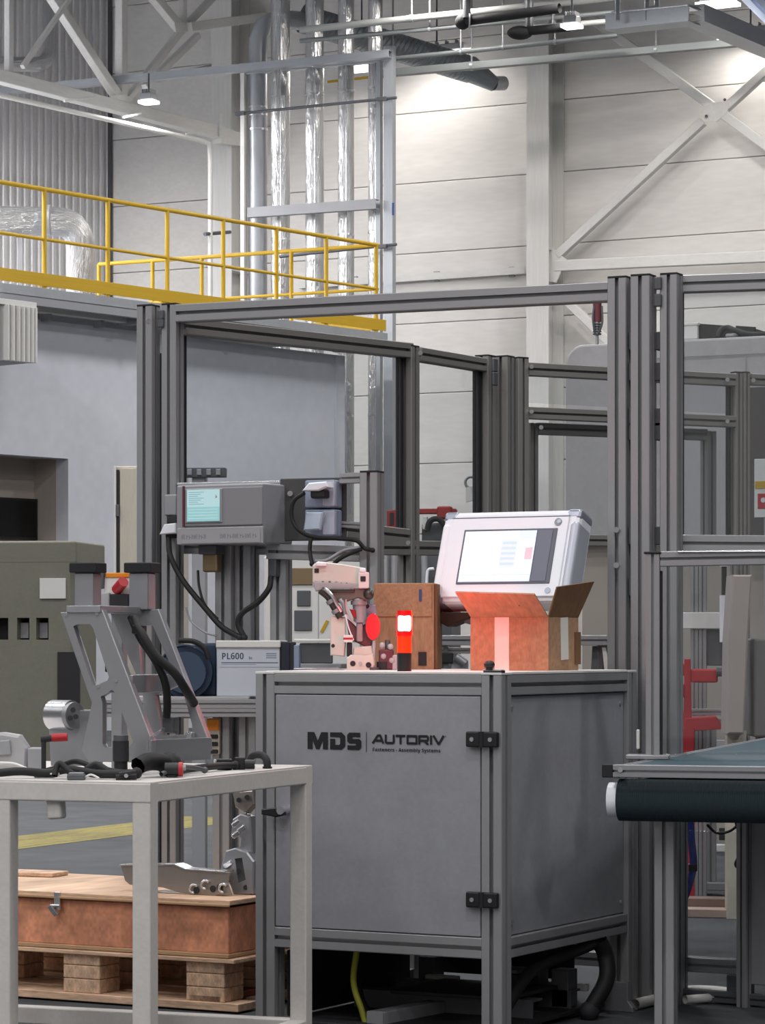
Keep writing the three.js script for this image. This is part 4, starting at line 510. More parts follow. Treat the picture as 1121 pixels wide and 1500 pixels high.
// ---- things on the cabinet
const onTop = (u, D) => at(u, HY, D).setY(TOP);
{ const t = thing('beacon_lamp', 'lit red signal beacon with a black base on the cabinet top', 'lamp', onTop(592.5, 7.24)); const k = 7.24 / FP;
  rod(t, 'base', M.black, V(0, 0, 0), V(0, 27 * k, 0), 10.5 * k); rod(t, 'collar', mat(0xff3a08, .35, 0, { emissive: 0xff2a04, emissiveIntensity: .85 }), V(0, 27 * k, 0), V(0, 52 * k, 0), 10.5 * k);
  const dome = rod(t, 'lens', mat(0xff1414, .3, 0, { emissive: 0xff0a0a, emissiveIntensity: 1.2 }), V(0, 52 * k, 0), V(0, 83 * k, 0), 11.5 * k); rod(t, 'lid', mat(0xc80c0c, .4, 0, { emissive: 0xff0505, emissiveIntensity: .3 }), V(0, 83 * k, 0), V(0, 89 * k, 0), 10.5 * k);
  const c = part(t, 'bright_core', new RoundedBoxGeometry(19 * k, 23 * k, 6 * k, 3, .006), new THREE.MeshStandardMaterial({ color: 0xffffff, emissive: 0xfff0f0, emissiveIntensity: 3 }), [0, 70 * k, 9.5 * k]); c.castShadow = false;
  const pts = [[0, .125, .05, .04], [.028, .125, -.01, .95], [.045, .125, -.032, .4]]; for (const [x, y, z, i] of pts) { const l = new THREE.PointLight(0xff2018, i * .15, 0, 2); l.position.set(x, y, z); l.shadow.radius = 1; l.castShadow = true; t.add(l); } }
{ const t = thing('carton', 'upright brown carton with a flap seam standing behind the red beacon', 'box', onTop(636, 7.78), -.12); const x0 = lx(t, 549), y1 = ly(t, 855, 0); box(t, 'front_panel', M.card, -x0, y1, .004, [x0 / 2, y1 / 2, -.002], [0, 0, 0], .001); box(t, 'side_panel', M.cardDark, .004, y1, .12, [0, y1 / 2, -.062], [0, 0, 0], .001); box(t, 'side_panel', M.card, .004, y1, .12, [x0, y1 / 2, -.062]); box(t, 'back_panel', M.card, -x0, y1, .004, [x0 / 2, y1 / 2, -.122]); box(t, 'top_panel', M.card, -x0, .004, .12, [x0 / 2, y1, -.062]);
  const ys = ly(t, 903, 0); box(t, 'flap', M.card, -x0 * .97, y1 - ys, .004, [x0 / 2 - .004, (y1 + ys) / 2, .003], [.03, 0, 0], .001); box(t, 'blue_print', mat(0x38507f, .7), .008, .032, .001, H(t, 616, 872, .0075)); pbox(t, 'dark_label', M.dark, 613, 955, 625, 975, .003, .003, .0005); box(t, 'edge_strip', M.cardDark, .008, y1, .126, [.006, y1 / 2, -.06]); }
const boxYaw = -.46;
{ const t = thing('cardboard_box', 'open cardboard box with raised flaps and white tape in front of the control panel', 'box', onTop(804, 7.4), boxYaw);
  const x0 = lx(t, 690), z1 = Math.max(lz(t, 858), -.2), h = ly(t, 904, 0), th = .004;
  box(t, 'front_panel', M.card, -x0, h, th, [x0 / 2, h / 2, -th / 2], [0, 0, 0], .001); box(t, 'side_panel', M.card, th, h, -z1, [-th / 2, h / 2, z1 / 2], [0, 0, 0], .001); box(t, 'side_panel', M.card, th, h, -z1, [x0, h / 2, z1 / 2]); box(t, 'back_panel', M.card, -x0, h, th, [x0 / 2, h / 2, z1]); box(t, 'bottom_panel', M.card, -x0, th, -z1, [x0 / 2, th / 2, z1 / 2]);
  const quad = (n, a, b, c, d, m, off = .004) => { const g = new THREE.BufferGeometry(), nn = b.clone().sub(a).cross(d.clone().sub(a)).normalize().multiplyScalar(off), P = [a, b, c, d, ...[a, b, c, d].map((p) => p.clone().sub(nn))]; g.setAttribute('position', new THREE.Float32BufferAttribute(P.flatMap((p) => p.toArray()), 3)); g.setAttribute('uv', new THREE.Float32BufferAttribute([0, 0, 1, 0, 1, .4, 0, .4, 0, 0, 1, 0, 1, .4, 0, .4], 2)); g.setIndex([0, 1, 2, 0, 2, 3, 6, 5, 4, 7, 6, 4, 4, 5, 1, 4, 1, 0, 5, 6, 2, 5, 2, 1, 6, 7, 3, 6, 3, 2, 7, 4, 0, 7, 0, 3]); const f = g.toNonIndexed(); f.computeVertexNormals(); return part(t, n, f, m); };
  const f = .10, A = V(x0, h, 0), B = V(-.002, h, 0); const a2 = H(t, 667, 868, f), b2 = H(t, 783, 871, f);
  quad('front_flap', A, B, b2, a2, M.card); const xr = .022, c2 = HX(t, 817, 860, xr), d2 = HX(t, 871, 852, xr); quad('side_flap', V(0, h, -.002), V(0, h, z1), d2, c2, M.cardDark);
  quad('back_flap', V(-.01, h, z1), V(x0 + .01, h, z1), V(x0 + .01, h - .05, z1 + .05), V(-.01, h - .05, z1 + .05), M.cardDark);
  const tp = (u0, u1) => [lx(t, u0), lx(t, u1)]; const [ta, tb] = tp(725, 746); box(t, 'tape', M.tape, tb - ta, h, .001, [(ta + tb) / 2, h / 2, .0006], [0, 0, 0], .0003); const k1 = (ta - x0) / -x0, k2 = (tb - x0) / -x0, lift = a2.clone().sub(A).cross(V(1, 0, 0)).normalize().multiplyScalar(-.0012); const mix = (p, q, k) => p.clone().lerp(q, k).sub(lift); quad('tape', mix(A, B, k1), mix(A, B, k2), mix(a2, b2, k2), mix(a2, b2, k1), M.tape, .0006);
  box(t, 'side_tape', M.tape, .001, h * .8, .05, [.0008, h * .6, z1 * .52], [.04, 0, 0], .0003); rod(t, 'hole', M.dark, a2.clone().lerp(b2, .7).lerp(A.clone().lerp(B, .75), .5).add(V(0, .001, 0)), a2.clone().lerp(b2, .7).lerp(A.clone().lerp(B, .75), .5).add(V(0, .003, .002)), .003);
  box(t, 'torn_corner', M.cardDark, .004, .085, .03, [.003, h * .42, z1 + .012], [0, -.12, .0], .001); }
{ const t = thing('ball_stop', 'small black ball stop on the cabinet edge in front of the cardboard box', 'knob', onTop(717, 7.12)); const b = part(t, 'head', new THREE.SphereGeometry(.014, 16, 12), M.black, [0, .017, 0]); b.scale.set(1, .8, 1); rod(t, 'neck', M.black, V(0, 0, 0), V(0, .012, 0), .009); rod(t, 'flange', M.darkSteel, V(0, 0, 0), V(0, .003, 0), .014); }
{ const t = thing('paper_tag', 'small white paper lying on the cabinet corner', 'paper', onTop(735, 7.12), CAB_YAW); box(t, 'sheet', M.offWhite, .05, .001, .03, [-.02, .0055, .0], [0, 0, 0], .0003); box(t, 'pad', M.offWhite, .045, .004, .026, [-.02, .003, 0], [0, 0, 0], .001); }
// control panel
{ const t = thing('touch_terminal', 'white framed touch control panel tilted back on the cabinet', 'panel', onTop(745, 7.78), CAB_YAW);
  const tilt = new THREE.Group(); tilt.name = 'panel_head'; t.add(tilt); tilt.position.set(0, .0, 0); tilt.rotation.x = -.35; const Wd = .415, Ht = .268, cy = .318, cx = -.008;
  tilt.position.set(cx, cy - .06, .04);
  const s = rr(Wd, Ht, .022), g = new THREE.ExtrudeGeometry(s, { depth: .06, bevelEnabled: true, bevelThickness: .012, bevelSize: .014, bevelOffset: -.014, bevelSegments: 2, curveSegments: 6 });
  part(tilt, 'housing', g, M.plasticWhite, [0, 0.06, -.09]); const fz = -.018 + .0005;
  const bz = (n, m, w, h, d, x, y, z, r = .003, lab) => { const b = box(tilt, n, m, w, h, d, [x, y + .06, z], [0, 0, 0], r); if (lab) b.userData.label = lab; return b; };
  const grey = mat(0x9aa0ad, .3, .5), edge = mat(0x84868e, .4, .3);
  for (const [x, y] of [[-1, 1], [1, 1], [-1, -1], [1, -1]]) bz('corner_cap', grey, .048, .034, .082, x * (Wd / 2 - .022), y * (Ht / 2 - .0145), -.058, .012);
  bz('side_grip', M.plasticWhite, .03, Ht - .066, .084, -(Wd / 2 - .014), 0, -.056, .014); bz('side_grip', mat(0xb9bdc8, .35, .2), .03, Ht - .066, .084, Wd / 2 - .014, 0, -.056, .014);
  bz('face_plate', M.plasticWhite, Wd - .062, Ht - .036, .008, 0, -.005, -.0165, .004); bz('seam', edge, Wd - .06, .0022, .004, 0, Ht / 2 - .022, -.0142, .0008); 
  const sx0 = -.125, sx1 = .10, scx = -.02, sw = .216, sh = .148, sy = -.004;
  bz('screen_frame', mat(0x5a5c68, .4), sw + .066, sh + .012, .004, scx + .027, sy, -.012, .002); bz('key_strip', mat(0x6d7080, .45), .044, sh, .002, scx + sw / 2 + .026, sy, -.0095, .001);
  const tex = canvasTex(512, 352, (x, w, h) => { x.fillStyle = '#e9f2ff'; x.fillRect(0, 0, w, h); x.fillStyle = '#ffffff'; x.fillRect(10, 30, 240, 250); x.fillRect(180, 6, 190, 24); x.fillStyle = '#d3e2f6'; x.fillRect(270, 60, 120, 200); x.fillRect(390, 0, 122, 60); x.fillStyle = '#c3d5f0'; for (let i = 0; i < 5; i++) x.fillRect(280, 76 + i * 36, 100, 18); x.fillStyle = '#f2b9c6'; x.fillRect(450, 116, 52, 84); x.fillStyle = '#f7e4e8'; x.fillRect(440, 96, 40, 24); x.fillStyle = '#ffffff'; x.fillRect(430, 220, 60, 50); x.fillStyle = '#cfe0f5'; x.fillRect(0, 300, w, 52); x.fillStyle = '#f4f9ff'; for (let i = 0; i < 6; i++) x.fillRect(12 + i * 84, 310, 70, 32); });
  const sc = part(tilt, 'screen', new THREE.PlaneGeometry(sw, sh), new THREE.MeshStandardMaterial({ map: tex, emissiveMap: tex, emissive: 0xffffff, emissiveIntensity: .42, roughness: .25 }), [scx, sy + .06, -.0096]);
  const bt = rod(tilt, 'maker_badge', edge, V(.146, .06 + Ht / 2 - .04, -.013), V(.146, .06 + Ht / 2 - .04, -.0105), .011); rod(tilt, 'badge_face', grey, V(.149, .06 + Ht / 2 - .039, -.0105), V(.149, .06 + Ht / 2 - .039, -.0095), .006); rod(tilt, 'round_mark', grey, V(.146, .06 - Ht / 2 + .03, -.0135), V(.146, .06 - Ht / 2 + .03, -.011), .009);
  bz('back_cover', M.darkSteel, Wd - .1, Ht - .08, .05, 0, 0, -.12, .01);
  const lp = new THREE.RectAreaLight(0xe4eeff, 1.2, sw, sh); lp.position.set(scx, sy + .06, -.006); lp.rotation.y = Math.PI; lp.name = 'screen_light'; tilt.add(lp);
  bar(t, 'arm', secBox(.07, .05, .008), M.darkSteel, V(.02, .01, -.06), V(.02, .28, -.07)); box(t, 'base', M.darkSteel, .16, .012, .14, [.02, .006, -.03], [0, 0, 0], .004); plate(t, 'under_bracket', M.cardDark.clone(), pxs(t, .03, [[634, 897], [690, 897], [690, 904], [655, 918], [640, 910]]), .03, .06, [], .003).material.color.set(0x4a3e38); rod(t, 'support_tube', M.darkSteel, V(-.13, .14, -.0), V(.0, .1, -.05), .014); }
// riveting tool
{ const t = thing('riveting_tool', 'white and silver riveting tool with clamp jaws at the left of the cabinet top', 'tool', onTop(515, 7.65), 0); const z = .03, gw = mat(0xd4d0c6, .45, .05), P = (n, m, pts, zz, d, b = .003) => plate(t, n, m, pxs(t, zz, pts), zz, d, [], b);
  P('base_block', gw, [[508, 964], [514, 959], [536, 960], [547, 957], [549, 974], [546, 983], [508, 984]], z + .02, .05); for (const [u, v] of [[517, 972], [540, 974]]) { rod(t, 'bore', M.dark, H(t, u, v, z), H(t, u, v, z + .0215), .0075); } rod(t, 'pin', M.aluBright, H(t, 528, 972, z), H(t, 528, 972, z + .026), .005);
  P('column', gw, [[484, 902], [506, 904], [507, 940], [505, 962], [484, 960]], z, .05); rod(t, 'column_bore', M.dark, H(t, 488, 946, z - .02), H(t, 488, 946, z + .0015), .005);
  P('head_block', gw, [[458, 828], [466, 822], [500, 826], [536, 832], [540, 856], [500, 862], [470, 866], [458, 858]], z, .08); P('head_block_edge', M.machineGrey, [[458, 852], [538, 856], [540, 862], [462, 866]], z + .006, .06); pbox(t, 'sensor', M.offWhite, 525, 838, 541, 862, z + .02, .03, .004); box(t, 'sensor_window', M.dark, .014, .014, .003, H(t, 532, 848, z + .021)); pbox(t, 'sensor_cap', M.plasticWhite, 527, 833, 536, 838, z + .02, .03, .002); pbox(t, 'clip', M.plasticWhite, 463, 824, 478, 829, z + .012, .03, .002);
  const br = M.brass; P('upper_jaw', mat(0x77726a, .4, .5), [[466, 866], [540, 862], [546, 872], [540, 880], [524, 876], [500, 884], [486, 880], [476, 872]], z + .008, .05); const dk = mat(0x55504c, .35, .7); tube(t, 'curved_arm', dk, [H(t, 470, 864, z), H(t, 482, 874, z), H(t, 490, 888, z), H(t, 500, 904, z)], .012, 30); tube(t, 'curved_arm', M.aluBright, [H(t, 476, 862, z + .016), H(t, 486, 872, z + .018), H(t, 494, 886, z + .016), H(t, 500, 896, z + .012)], .0055, 30); tube(t, 'curved_arm', M.aluMill, [H(t, 498, 878, z + .01), H(t, 504, 886, z + .012), H(t, 506, 900, z + .008)], .007, 20); for (const [u, v] of [[484, 878], [492, 892]]) bar(t, 'clamp_ring', CYL, M.aluMill, H(t, u, v, z), H(t, u + 3, v + 5, z), null, .0145); const kn = part(t, 'rounded_nose', new THREE.SphereGeometry(.015, 16, 12), dk, H(t, 540, 870, z)); kn.scale.set(1, 1.1, 1.6); for (let i = 0; i < 7; i++) rod(t, 'cap_screw', i % 3 ? M.darkSteel : M.screw, H(t, 463 + i * 5, 853 + (i % 2) * 4, z), H(t, 463 + i * 5, 853 + (i % 2) * 4, z + .003), .0034); for (const u of [500, 508]) rod(t, 'cap_screw', M.darkSteel, H(t, u, 855, z), H(t, u, 855, z + .003), .003); box(t, 'square_port', M.dark, .012, .012, .003, H(t, 464, 836, z + .001)); pbox(t, 'cross_bolt', dk, 484, 862, 520, 868, z + .014, .02, .003);
  rod(t, 'ram', M.greySteel, H(t, 526, 878, z - .01), H(t, 528, 912, z - .01), .018); rod(t, 'ram_collar', M.aluMill, H(t, 526, 880, z - .01), H(t, 526, 886, z - .01), .022); P('side_plate', M.blueGrey, [[530, 882], [550, 886], [553, 910], [530, 912]], z - .02, .02); rod(t, 'plate_hole', M.dark, H(t, 538, 888, z - .021), H(t, 538, 888, z - .018), .006);
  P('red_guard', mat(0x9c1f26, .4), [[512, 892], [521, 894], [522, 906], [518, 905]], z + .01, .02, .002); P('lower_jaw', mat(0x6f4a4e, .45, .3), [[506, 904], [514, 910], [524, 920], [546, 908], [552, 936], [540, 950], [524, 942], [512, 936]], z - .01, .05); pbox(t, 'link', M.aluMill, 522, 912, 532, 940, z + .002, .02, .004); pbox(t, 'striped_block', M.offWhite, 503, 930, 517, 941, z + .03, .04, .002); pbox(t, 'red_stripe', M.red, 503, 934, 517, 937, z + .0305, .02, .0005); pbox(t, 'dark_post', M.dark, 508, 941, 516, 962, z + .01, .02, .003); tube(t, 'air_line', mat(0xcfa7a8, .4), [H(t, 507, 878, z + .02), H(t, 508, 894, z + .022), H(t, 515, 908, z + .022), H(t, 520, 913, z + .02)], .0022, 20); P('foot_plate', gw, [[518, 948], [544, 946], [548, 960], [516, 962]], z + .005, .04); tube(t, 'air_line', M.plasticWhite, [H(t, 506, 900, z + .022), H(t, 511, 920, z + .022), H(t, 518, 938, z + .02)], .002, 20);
  P('table_plate', M.aluMill, [[430, 979], [494, 978], [508, 983], [508, 985], [430, 985]], z + .05, .1, .0015); }
{ const P0 = at(548, 918, 7.6), t = thing('mirror_plate', 'small polished oval plate reflecting the red beacon beside the riveting tool jaws', 'plate', onTop(548, 7.6)); const k = 7.6 / FP, y = P0.y - TOP;
  const s2 = new THREE.Shape(); s2.absellipse(0, 0, 11 * k, 20 * k, 0, Math.PI * 2); const g = new THREE.ExtrudeGeometry(s2, { depth: .004, bevelEnabled: true, bevelThickness: .001, bevelSize: .001, bevelOffset: -.001, bevelSegments: 1, curveSegments: 24 });
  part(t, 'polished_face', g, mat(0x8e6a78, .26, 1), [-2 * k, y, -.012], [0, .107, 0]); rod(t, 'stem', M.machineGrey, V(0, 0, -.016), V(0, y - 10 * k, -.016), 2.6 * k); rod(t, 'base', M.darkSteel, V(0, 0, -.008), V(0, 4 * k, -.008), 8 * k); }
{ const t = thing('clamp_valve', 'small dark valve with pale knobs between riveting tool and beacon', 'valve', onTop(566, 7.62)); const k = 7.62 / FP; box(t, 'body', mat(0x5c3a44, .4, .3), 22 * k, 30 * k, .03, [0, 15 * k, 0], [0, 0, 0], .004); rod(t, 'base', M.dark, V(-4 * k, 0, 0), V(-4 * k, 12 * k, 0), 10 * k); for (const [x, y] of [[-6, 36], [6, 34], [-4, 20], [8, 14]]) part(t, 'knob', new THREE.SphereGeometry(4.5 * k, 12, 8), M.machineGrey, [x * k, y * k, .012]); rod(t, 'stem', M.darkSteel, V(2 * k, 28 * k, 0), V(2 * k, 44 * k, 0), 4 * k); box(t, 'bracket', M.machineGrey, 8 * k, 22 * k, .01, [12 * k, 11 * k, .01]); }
{ const t = thing('dark_bin', 'dark open tray behind the riveting tool', 'tray', onTop(470, 7.9), CAB_YAW); pbox(t, 'front_wall', M.darkSteel, 438, 942, 486, 972, 0, .01, .004); pbox(t, 'rim', M.offWhite, 430, 936, 500, 941, .01, .1, .003); pbox(t, 'side_lip', M.blueGrey, 430, 945, 438, 980, .01, .05, .003); pbox(t, 'floor_plate', M.greySteel, 440, 972, 500, 979, .02, .1, .002); }
{ const p = at(760, HY, 9.1).setY(0), t = thing('support_rail', 'horizontal aluminium rail behind the cabinet at worktop height', 'rail', p, -.05); beam(t, 636, 938, 900, 938, 0, .032); beam(t, 636, 953, 690, 953, -.04, .02, 'rail', M.offWhite); for (const u of [648, 884]) { const x = lx(t, u, -.03); bar(t, 'post', slotProfile(.04), M.alu, V(x, 0, -.04), V(x, .99, -.04), UPZ); } pbox(t, 'dark_clamp', M.dark, 644, 956, 664, 972, .0, .05, .005); pbox(t, 'fitting', M.machineGrey, 660, 966, 686, 982, -.01, .04, .006); rod(t, 'spool', M.aluMill, H(t, 668, 962, .0), H(t, 682, 972, .0), .014); plate(t, 'dark_gusset', M.darkSteel, pxs(t, -.02, [[868, 946], [882, 946], [888, 985], [866, 985]]), -.02, .01); plate(t, 'white_strip', M.offWhite, pxs(t, -.0, [[882, 948], [888, 948], [893, 985], [886, 985]]), .0, .006); }

// ================================================================== conveyor
const cvP = at(884, HY, 6.9).setY(0), CV_YAW = -17 * D2R;
{ const t = thing('belt_conveyor', 'conveyor with teal ribbed belt, silver front rail and white roller hub', 'conveyor', cvP, CV_YAW); const L = .52, z0 = 0;
  const a = H(t, 900, 1129, 0); bar(t, 'front_rail', slotProfile(.03), M.aluMill, V(a.x, a.y, 0), V(a.x + L, a.y, 0)); box(t, 'end_cap', M.rubberCap, .027, .032, .034, [lx(t, 892), a.y, 0], [0, 0, 0], .003); rod(t, 'rail_bolt', M.screw, H(t, 909, 1128, .012), H(t, 909, 1128, .019), .006);
  const r = .051, c = H(t, 915, 1173, -.01); const rm = mat(0x15282f, .8, 0, { bumpMap: rep(beltBump, 24, 3), bumpScale: .0015 });
  rod(t, 'roller_belt', rm, V(lx(t, 903, -.01), c.y, -.05), V(a.x + L, c.y, -.05), r); rod(t, 'roller_hub', M.plasticWhite, V(lx(t, 888, -.01), c.y, -.05), V(lx(t, 905, -.01), c.y, -.05), .042); rod(t, 'axle', M.screw, V(lx(t, 886, -.01), c.y, -.05), V(lx(t, 889, -.01), c.y, -.05), .012);
  const bt = mat(0x23414c, .62, 0, { bumpMap: rep(beltBump, 20, 40), bumpScale: .0008 }); box(t, 'belt', bt, L - .02, .006, 3.0, [a.x + .02 + L / 2 - .01, a.y + .008, -1.55], [0, 0, 0], .002); box(t, 'lower_belt', bt, L - .02, .006, 3.0, [a.x + .02 + L / 2, a.y - .09, -1.55]); bar(t, 'belt_edge', secBox(.02, .012), mat(0x33565e, .6), V(a.x + .3, a.y + .014, -.5), V(a.x + .32, a.y + .014, -3.0));
  box(t, 'bed', M.machineGrey, L - .04, .03, 2.9, [a.x + .02 + L / 2, a.y - .04, -1.58]); bar(t, 'side_rail', slotProfile(.03), M.aluMill, V(a.x + .005, a.y - .005, -.03), V(a.x + .005, a.y - .005, -3.0));
  for (const [x, z] of [[lx(t, 976, -.2), -.2], [a.x + L - .03, -.2], [a.x + .03, -2.8], [a.x + L - .03, -2.8]]) bar(t, 'leg', slotProfile(.05), M.alu, V(x, 0, z), V(x, a.y - .1, z), UPZ); }
{ const t = thing('door_frame', 'glazed aluminium lower door frame under the conveyor at the right edge', 'frame', at(1000, HY, 7.9).setY(0), -.62); const Lx = (u, z = 0) => lx(t, u, z), yT = .52;
  bar(t, 'post', slotProfile(.028), M.alu, V(Lx(998), 0, 0), V(Lx(998), yT, 0), UPZ); box(t, 'side_sheet', mat(0x98969c, .35, .1), .32, yT - .06, .008, [Lx(1097) + .16, yT / 2 + .03, -.0]); bar(t, 'post', slotProfile(.03), M.alu, V(Lx(1095), 0, 0.02), V(Lx(1095), yT, .02), UPZ); bar(t, 'bottom_rail', slotProfile(.03), M.darkSteel, V(Lx(1000), .02, .0), V(Lx(1140), .02, .0)); bar(t, 'top_rail', slotProfile(.03), M.alu, V(Lx(1000), yT, 0), V(Lx(1140), yT, 0)); const w = Lx(1092) - Lx(1003); box(t, 'pane', M.glass, w, yT - .1, .006, [Lx(1003) + w / 2, yT / 2, 0]); }
{ const t = thing('tooling_base', 'pale machine frame with aluminium legs standing beyond the lower door', 'frame', at(1040, HY, 11.3).setY(0), -.2); for (const [u, w] of [[1027, .045], [1042, .04], [1078, .034]]) { const x = lx(t, u); bar(t, 'leg', slotProfile(w), M.alu, V(x, .02, 0), V(x, .7, 0), UPZ); } const x0 = lx(t, 1005), x1 = lx(t, 1120); box(t, 'back_sheet', M.machineGrey, x1 - x0, .34, .03, [(x0 + x1) / 2, .42, -.5]); box(t, 'dark_slot', M.dark, .1, .05, .02, [lx(t, 1060), .21, -.4]); bar(t, 'foot_rail', secBox(.05, .03), M.offWhite, V(x0, .16, -.3), V(x1, .16, -.3)); bar(t, 'foot_rail', secBox(.05, .03), M.greySteel, V(x0, .035, .06), V(x1, .035, .06)); box(t, 'wood_skid', mat(0xb89f92, .8, 0, { map: mottle }), .5, .03, .4, [(x0 + x1) / 2, .015, .8]); box(t, 'brown_board', mat(0x7d665c, .8, 0, { map: mottle }), .3, .03, .1, [lx(t, 1060), .045, .85]); }
{ const t = thing('blue_hose', 'blue cable bundle with a black clip hanging below the conveyor', 'cable', at(1010, 1210, 8.3)); const k = 8.3 / FP; for (const o of [-3, 0, 3]) tube(t, 'cable', M.blueCable, [V((-2 + o) * k, 40 * k, o * .002), V((3 + o) * k, -20 * k, 0), V((6 + o) * k, -50 * k, 0), V((4 + o) * k, -70 * k, 0), V((-4 + o) * k, -98 * k, 0), V((-12 + o) * k, -120 * k, -.02)], 2.6 * k, 30, 8); box(t, 'clip', M.black, 13 * k, 11 * k, .018, [5 * k, -61 * k, 0]); }
{ const t = thing('black_cable', 'black cable drooping below the conveyor near the right door post', 'cable', at(1080, 1210, 8.4)); const k = 8.4 / FP; tube(t, 'sheath', M.blackRubber, [V(-6 * k, 50 * k, 0), V(0, 0, 0), V(7 * k, -8 * k, 0), V(4 * k, -40 * k, 0), V(-2 * k, -56 * k, 0), V(4 * k, -62 * k, 0), V(9 * k, -66 * k, 0)], 2.6 * k, 40, 8); tube(t, 'sheath', M.blackRubber, [V(-44 * k, 2 * k, 0), V(-30 * k, -10 * k, 0), V(-12 * k, -8 * k, 0), V(0, 0, 0)], 2 * k, 30, 8); box(t, 'clip', M.black, 8 * k, 8 * k, .012, [5 * k, -63 * k, 0]); }

// ================================================================== white table in front
const tbC = at(220, HY, 6.0).setY(0), tbR = at(458, HY, 6.86).setY(0), TB_YAW = -Math.atan2(tbR.x - tbC.x, -(tbR.z - tbC.z));   // local -z runs along the right edge
const tableTop = CH - (1146 - HY) / FP * 6.0;
{ const t = thing('steel_table', 'white welded square tube table in the left foreground', 'table', tbC, TB_YAW); const w = .042, Lz = tbR.distanceTo(tbC), Lx = .85, y = tableTop - w / 2 - .002, s = secBox(w, w, .004), c = w / 2;
  for (const z of [-c, -Lz + c]) bar(t, 'top_rail', s, M.tableWhite, V(-Lx, y, z), V(0, y, z)); for (const x of [-c, -Lx + c]) bar(t, 'top_rail', s, M.tableWhite, V(x, y, -w), V(x, y, -Lz + w));
  const mid = lx(t, 8, -c); for (const [x, z] of [[-c, -c], [-c, -Lz + c], [mid, -c], [-Lx + c, -c], [-Lx + c, -Lz + c]]) { bar(t, 'leg', s, M.tableWhite, V(x, .012, z), V(x, y - c, z), UPZ); box(t, 'foot', M.black, w, .012, w, [x, .006, z]); }
  const y2 = .066; bar(t, 'lower_rail', s, M.tableWhite, V(-Lx + w, y2, -c), V(-w, y2, -c)); bar(t, 'lower_rail', s, M.tableWhite, V(-c, y2, -w), V(-c, y2, -Lz + w)); bar(t, 'lower_rail', s, M.tableWhite, V(-Lx + w, y2, -Lz + c), V(-w, y2, -Lz + c)); box(t, 'shelf_panel', mat(0xa7a9b0, .5), .28, .006, .2, [mid + .1, y2 + c + .003, -.12]);
  const p = H(t, 77, 1183, -.012); box(t, 'tab', M.tableWhite, .034, .05, .03, [p.x, p.y, -.03], [0, 0, .08], .006); box(t, 'top_sheet', M.tableWhite, Lx - .002, .004, Lz - .002, [-Lx / 2, tableTop - .002, -Lz / 2], [0, 0, 0], .001); }
const tb = (u, D) => at(u, HY, D).setY(tableTop);
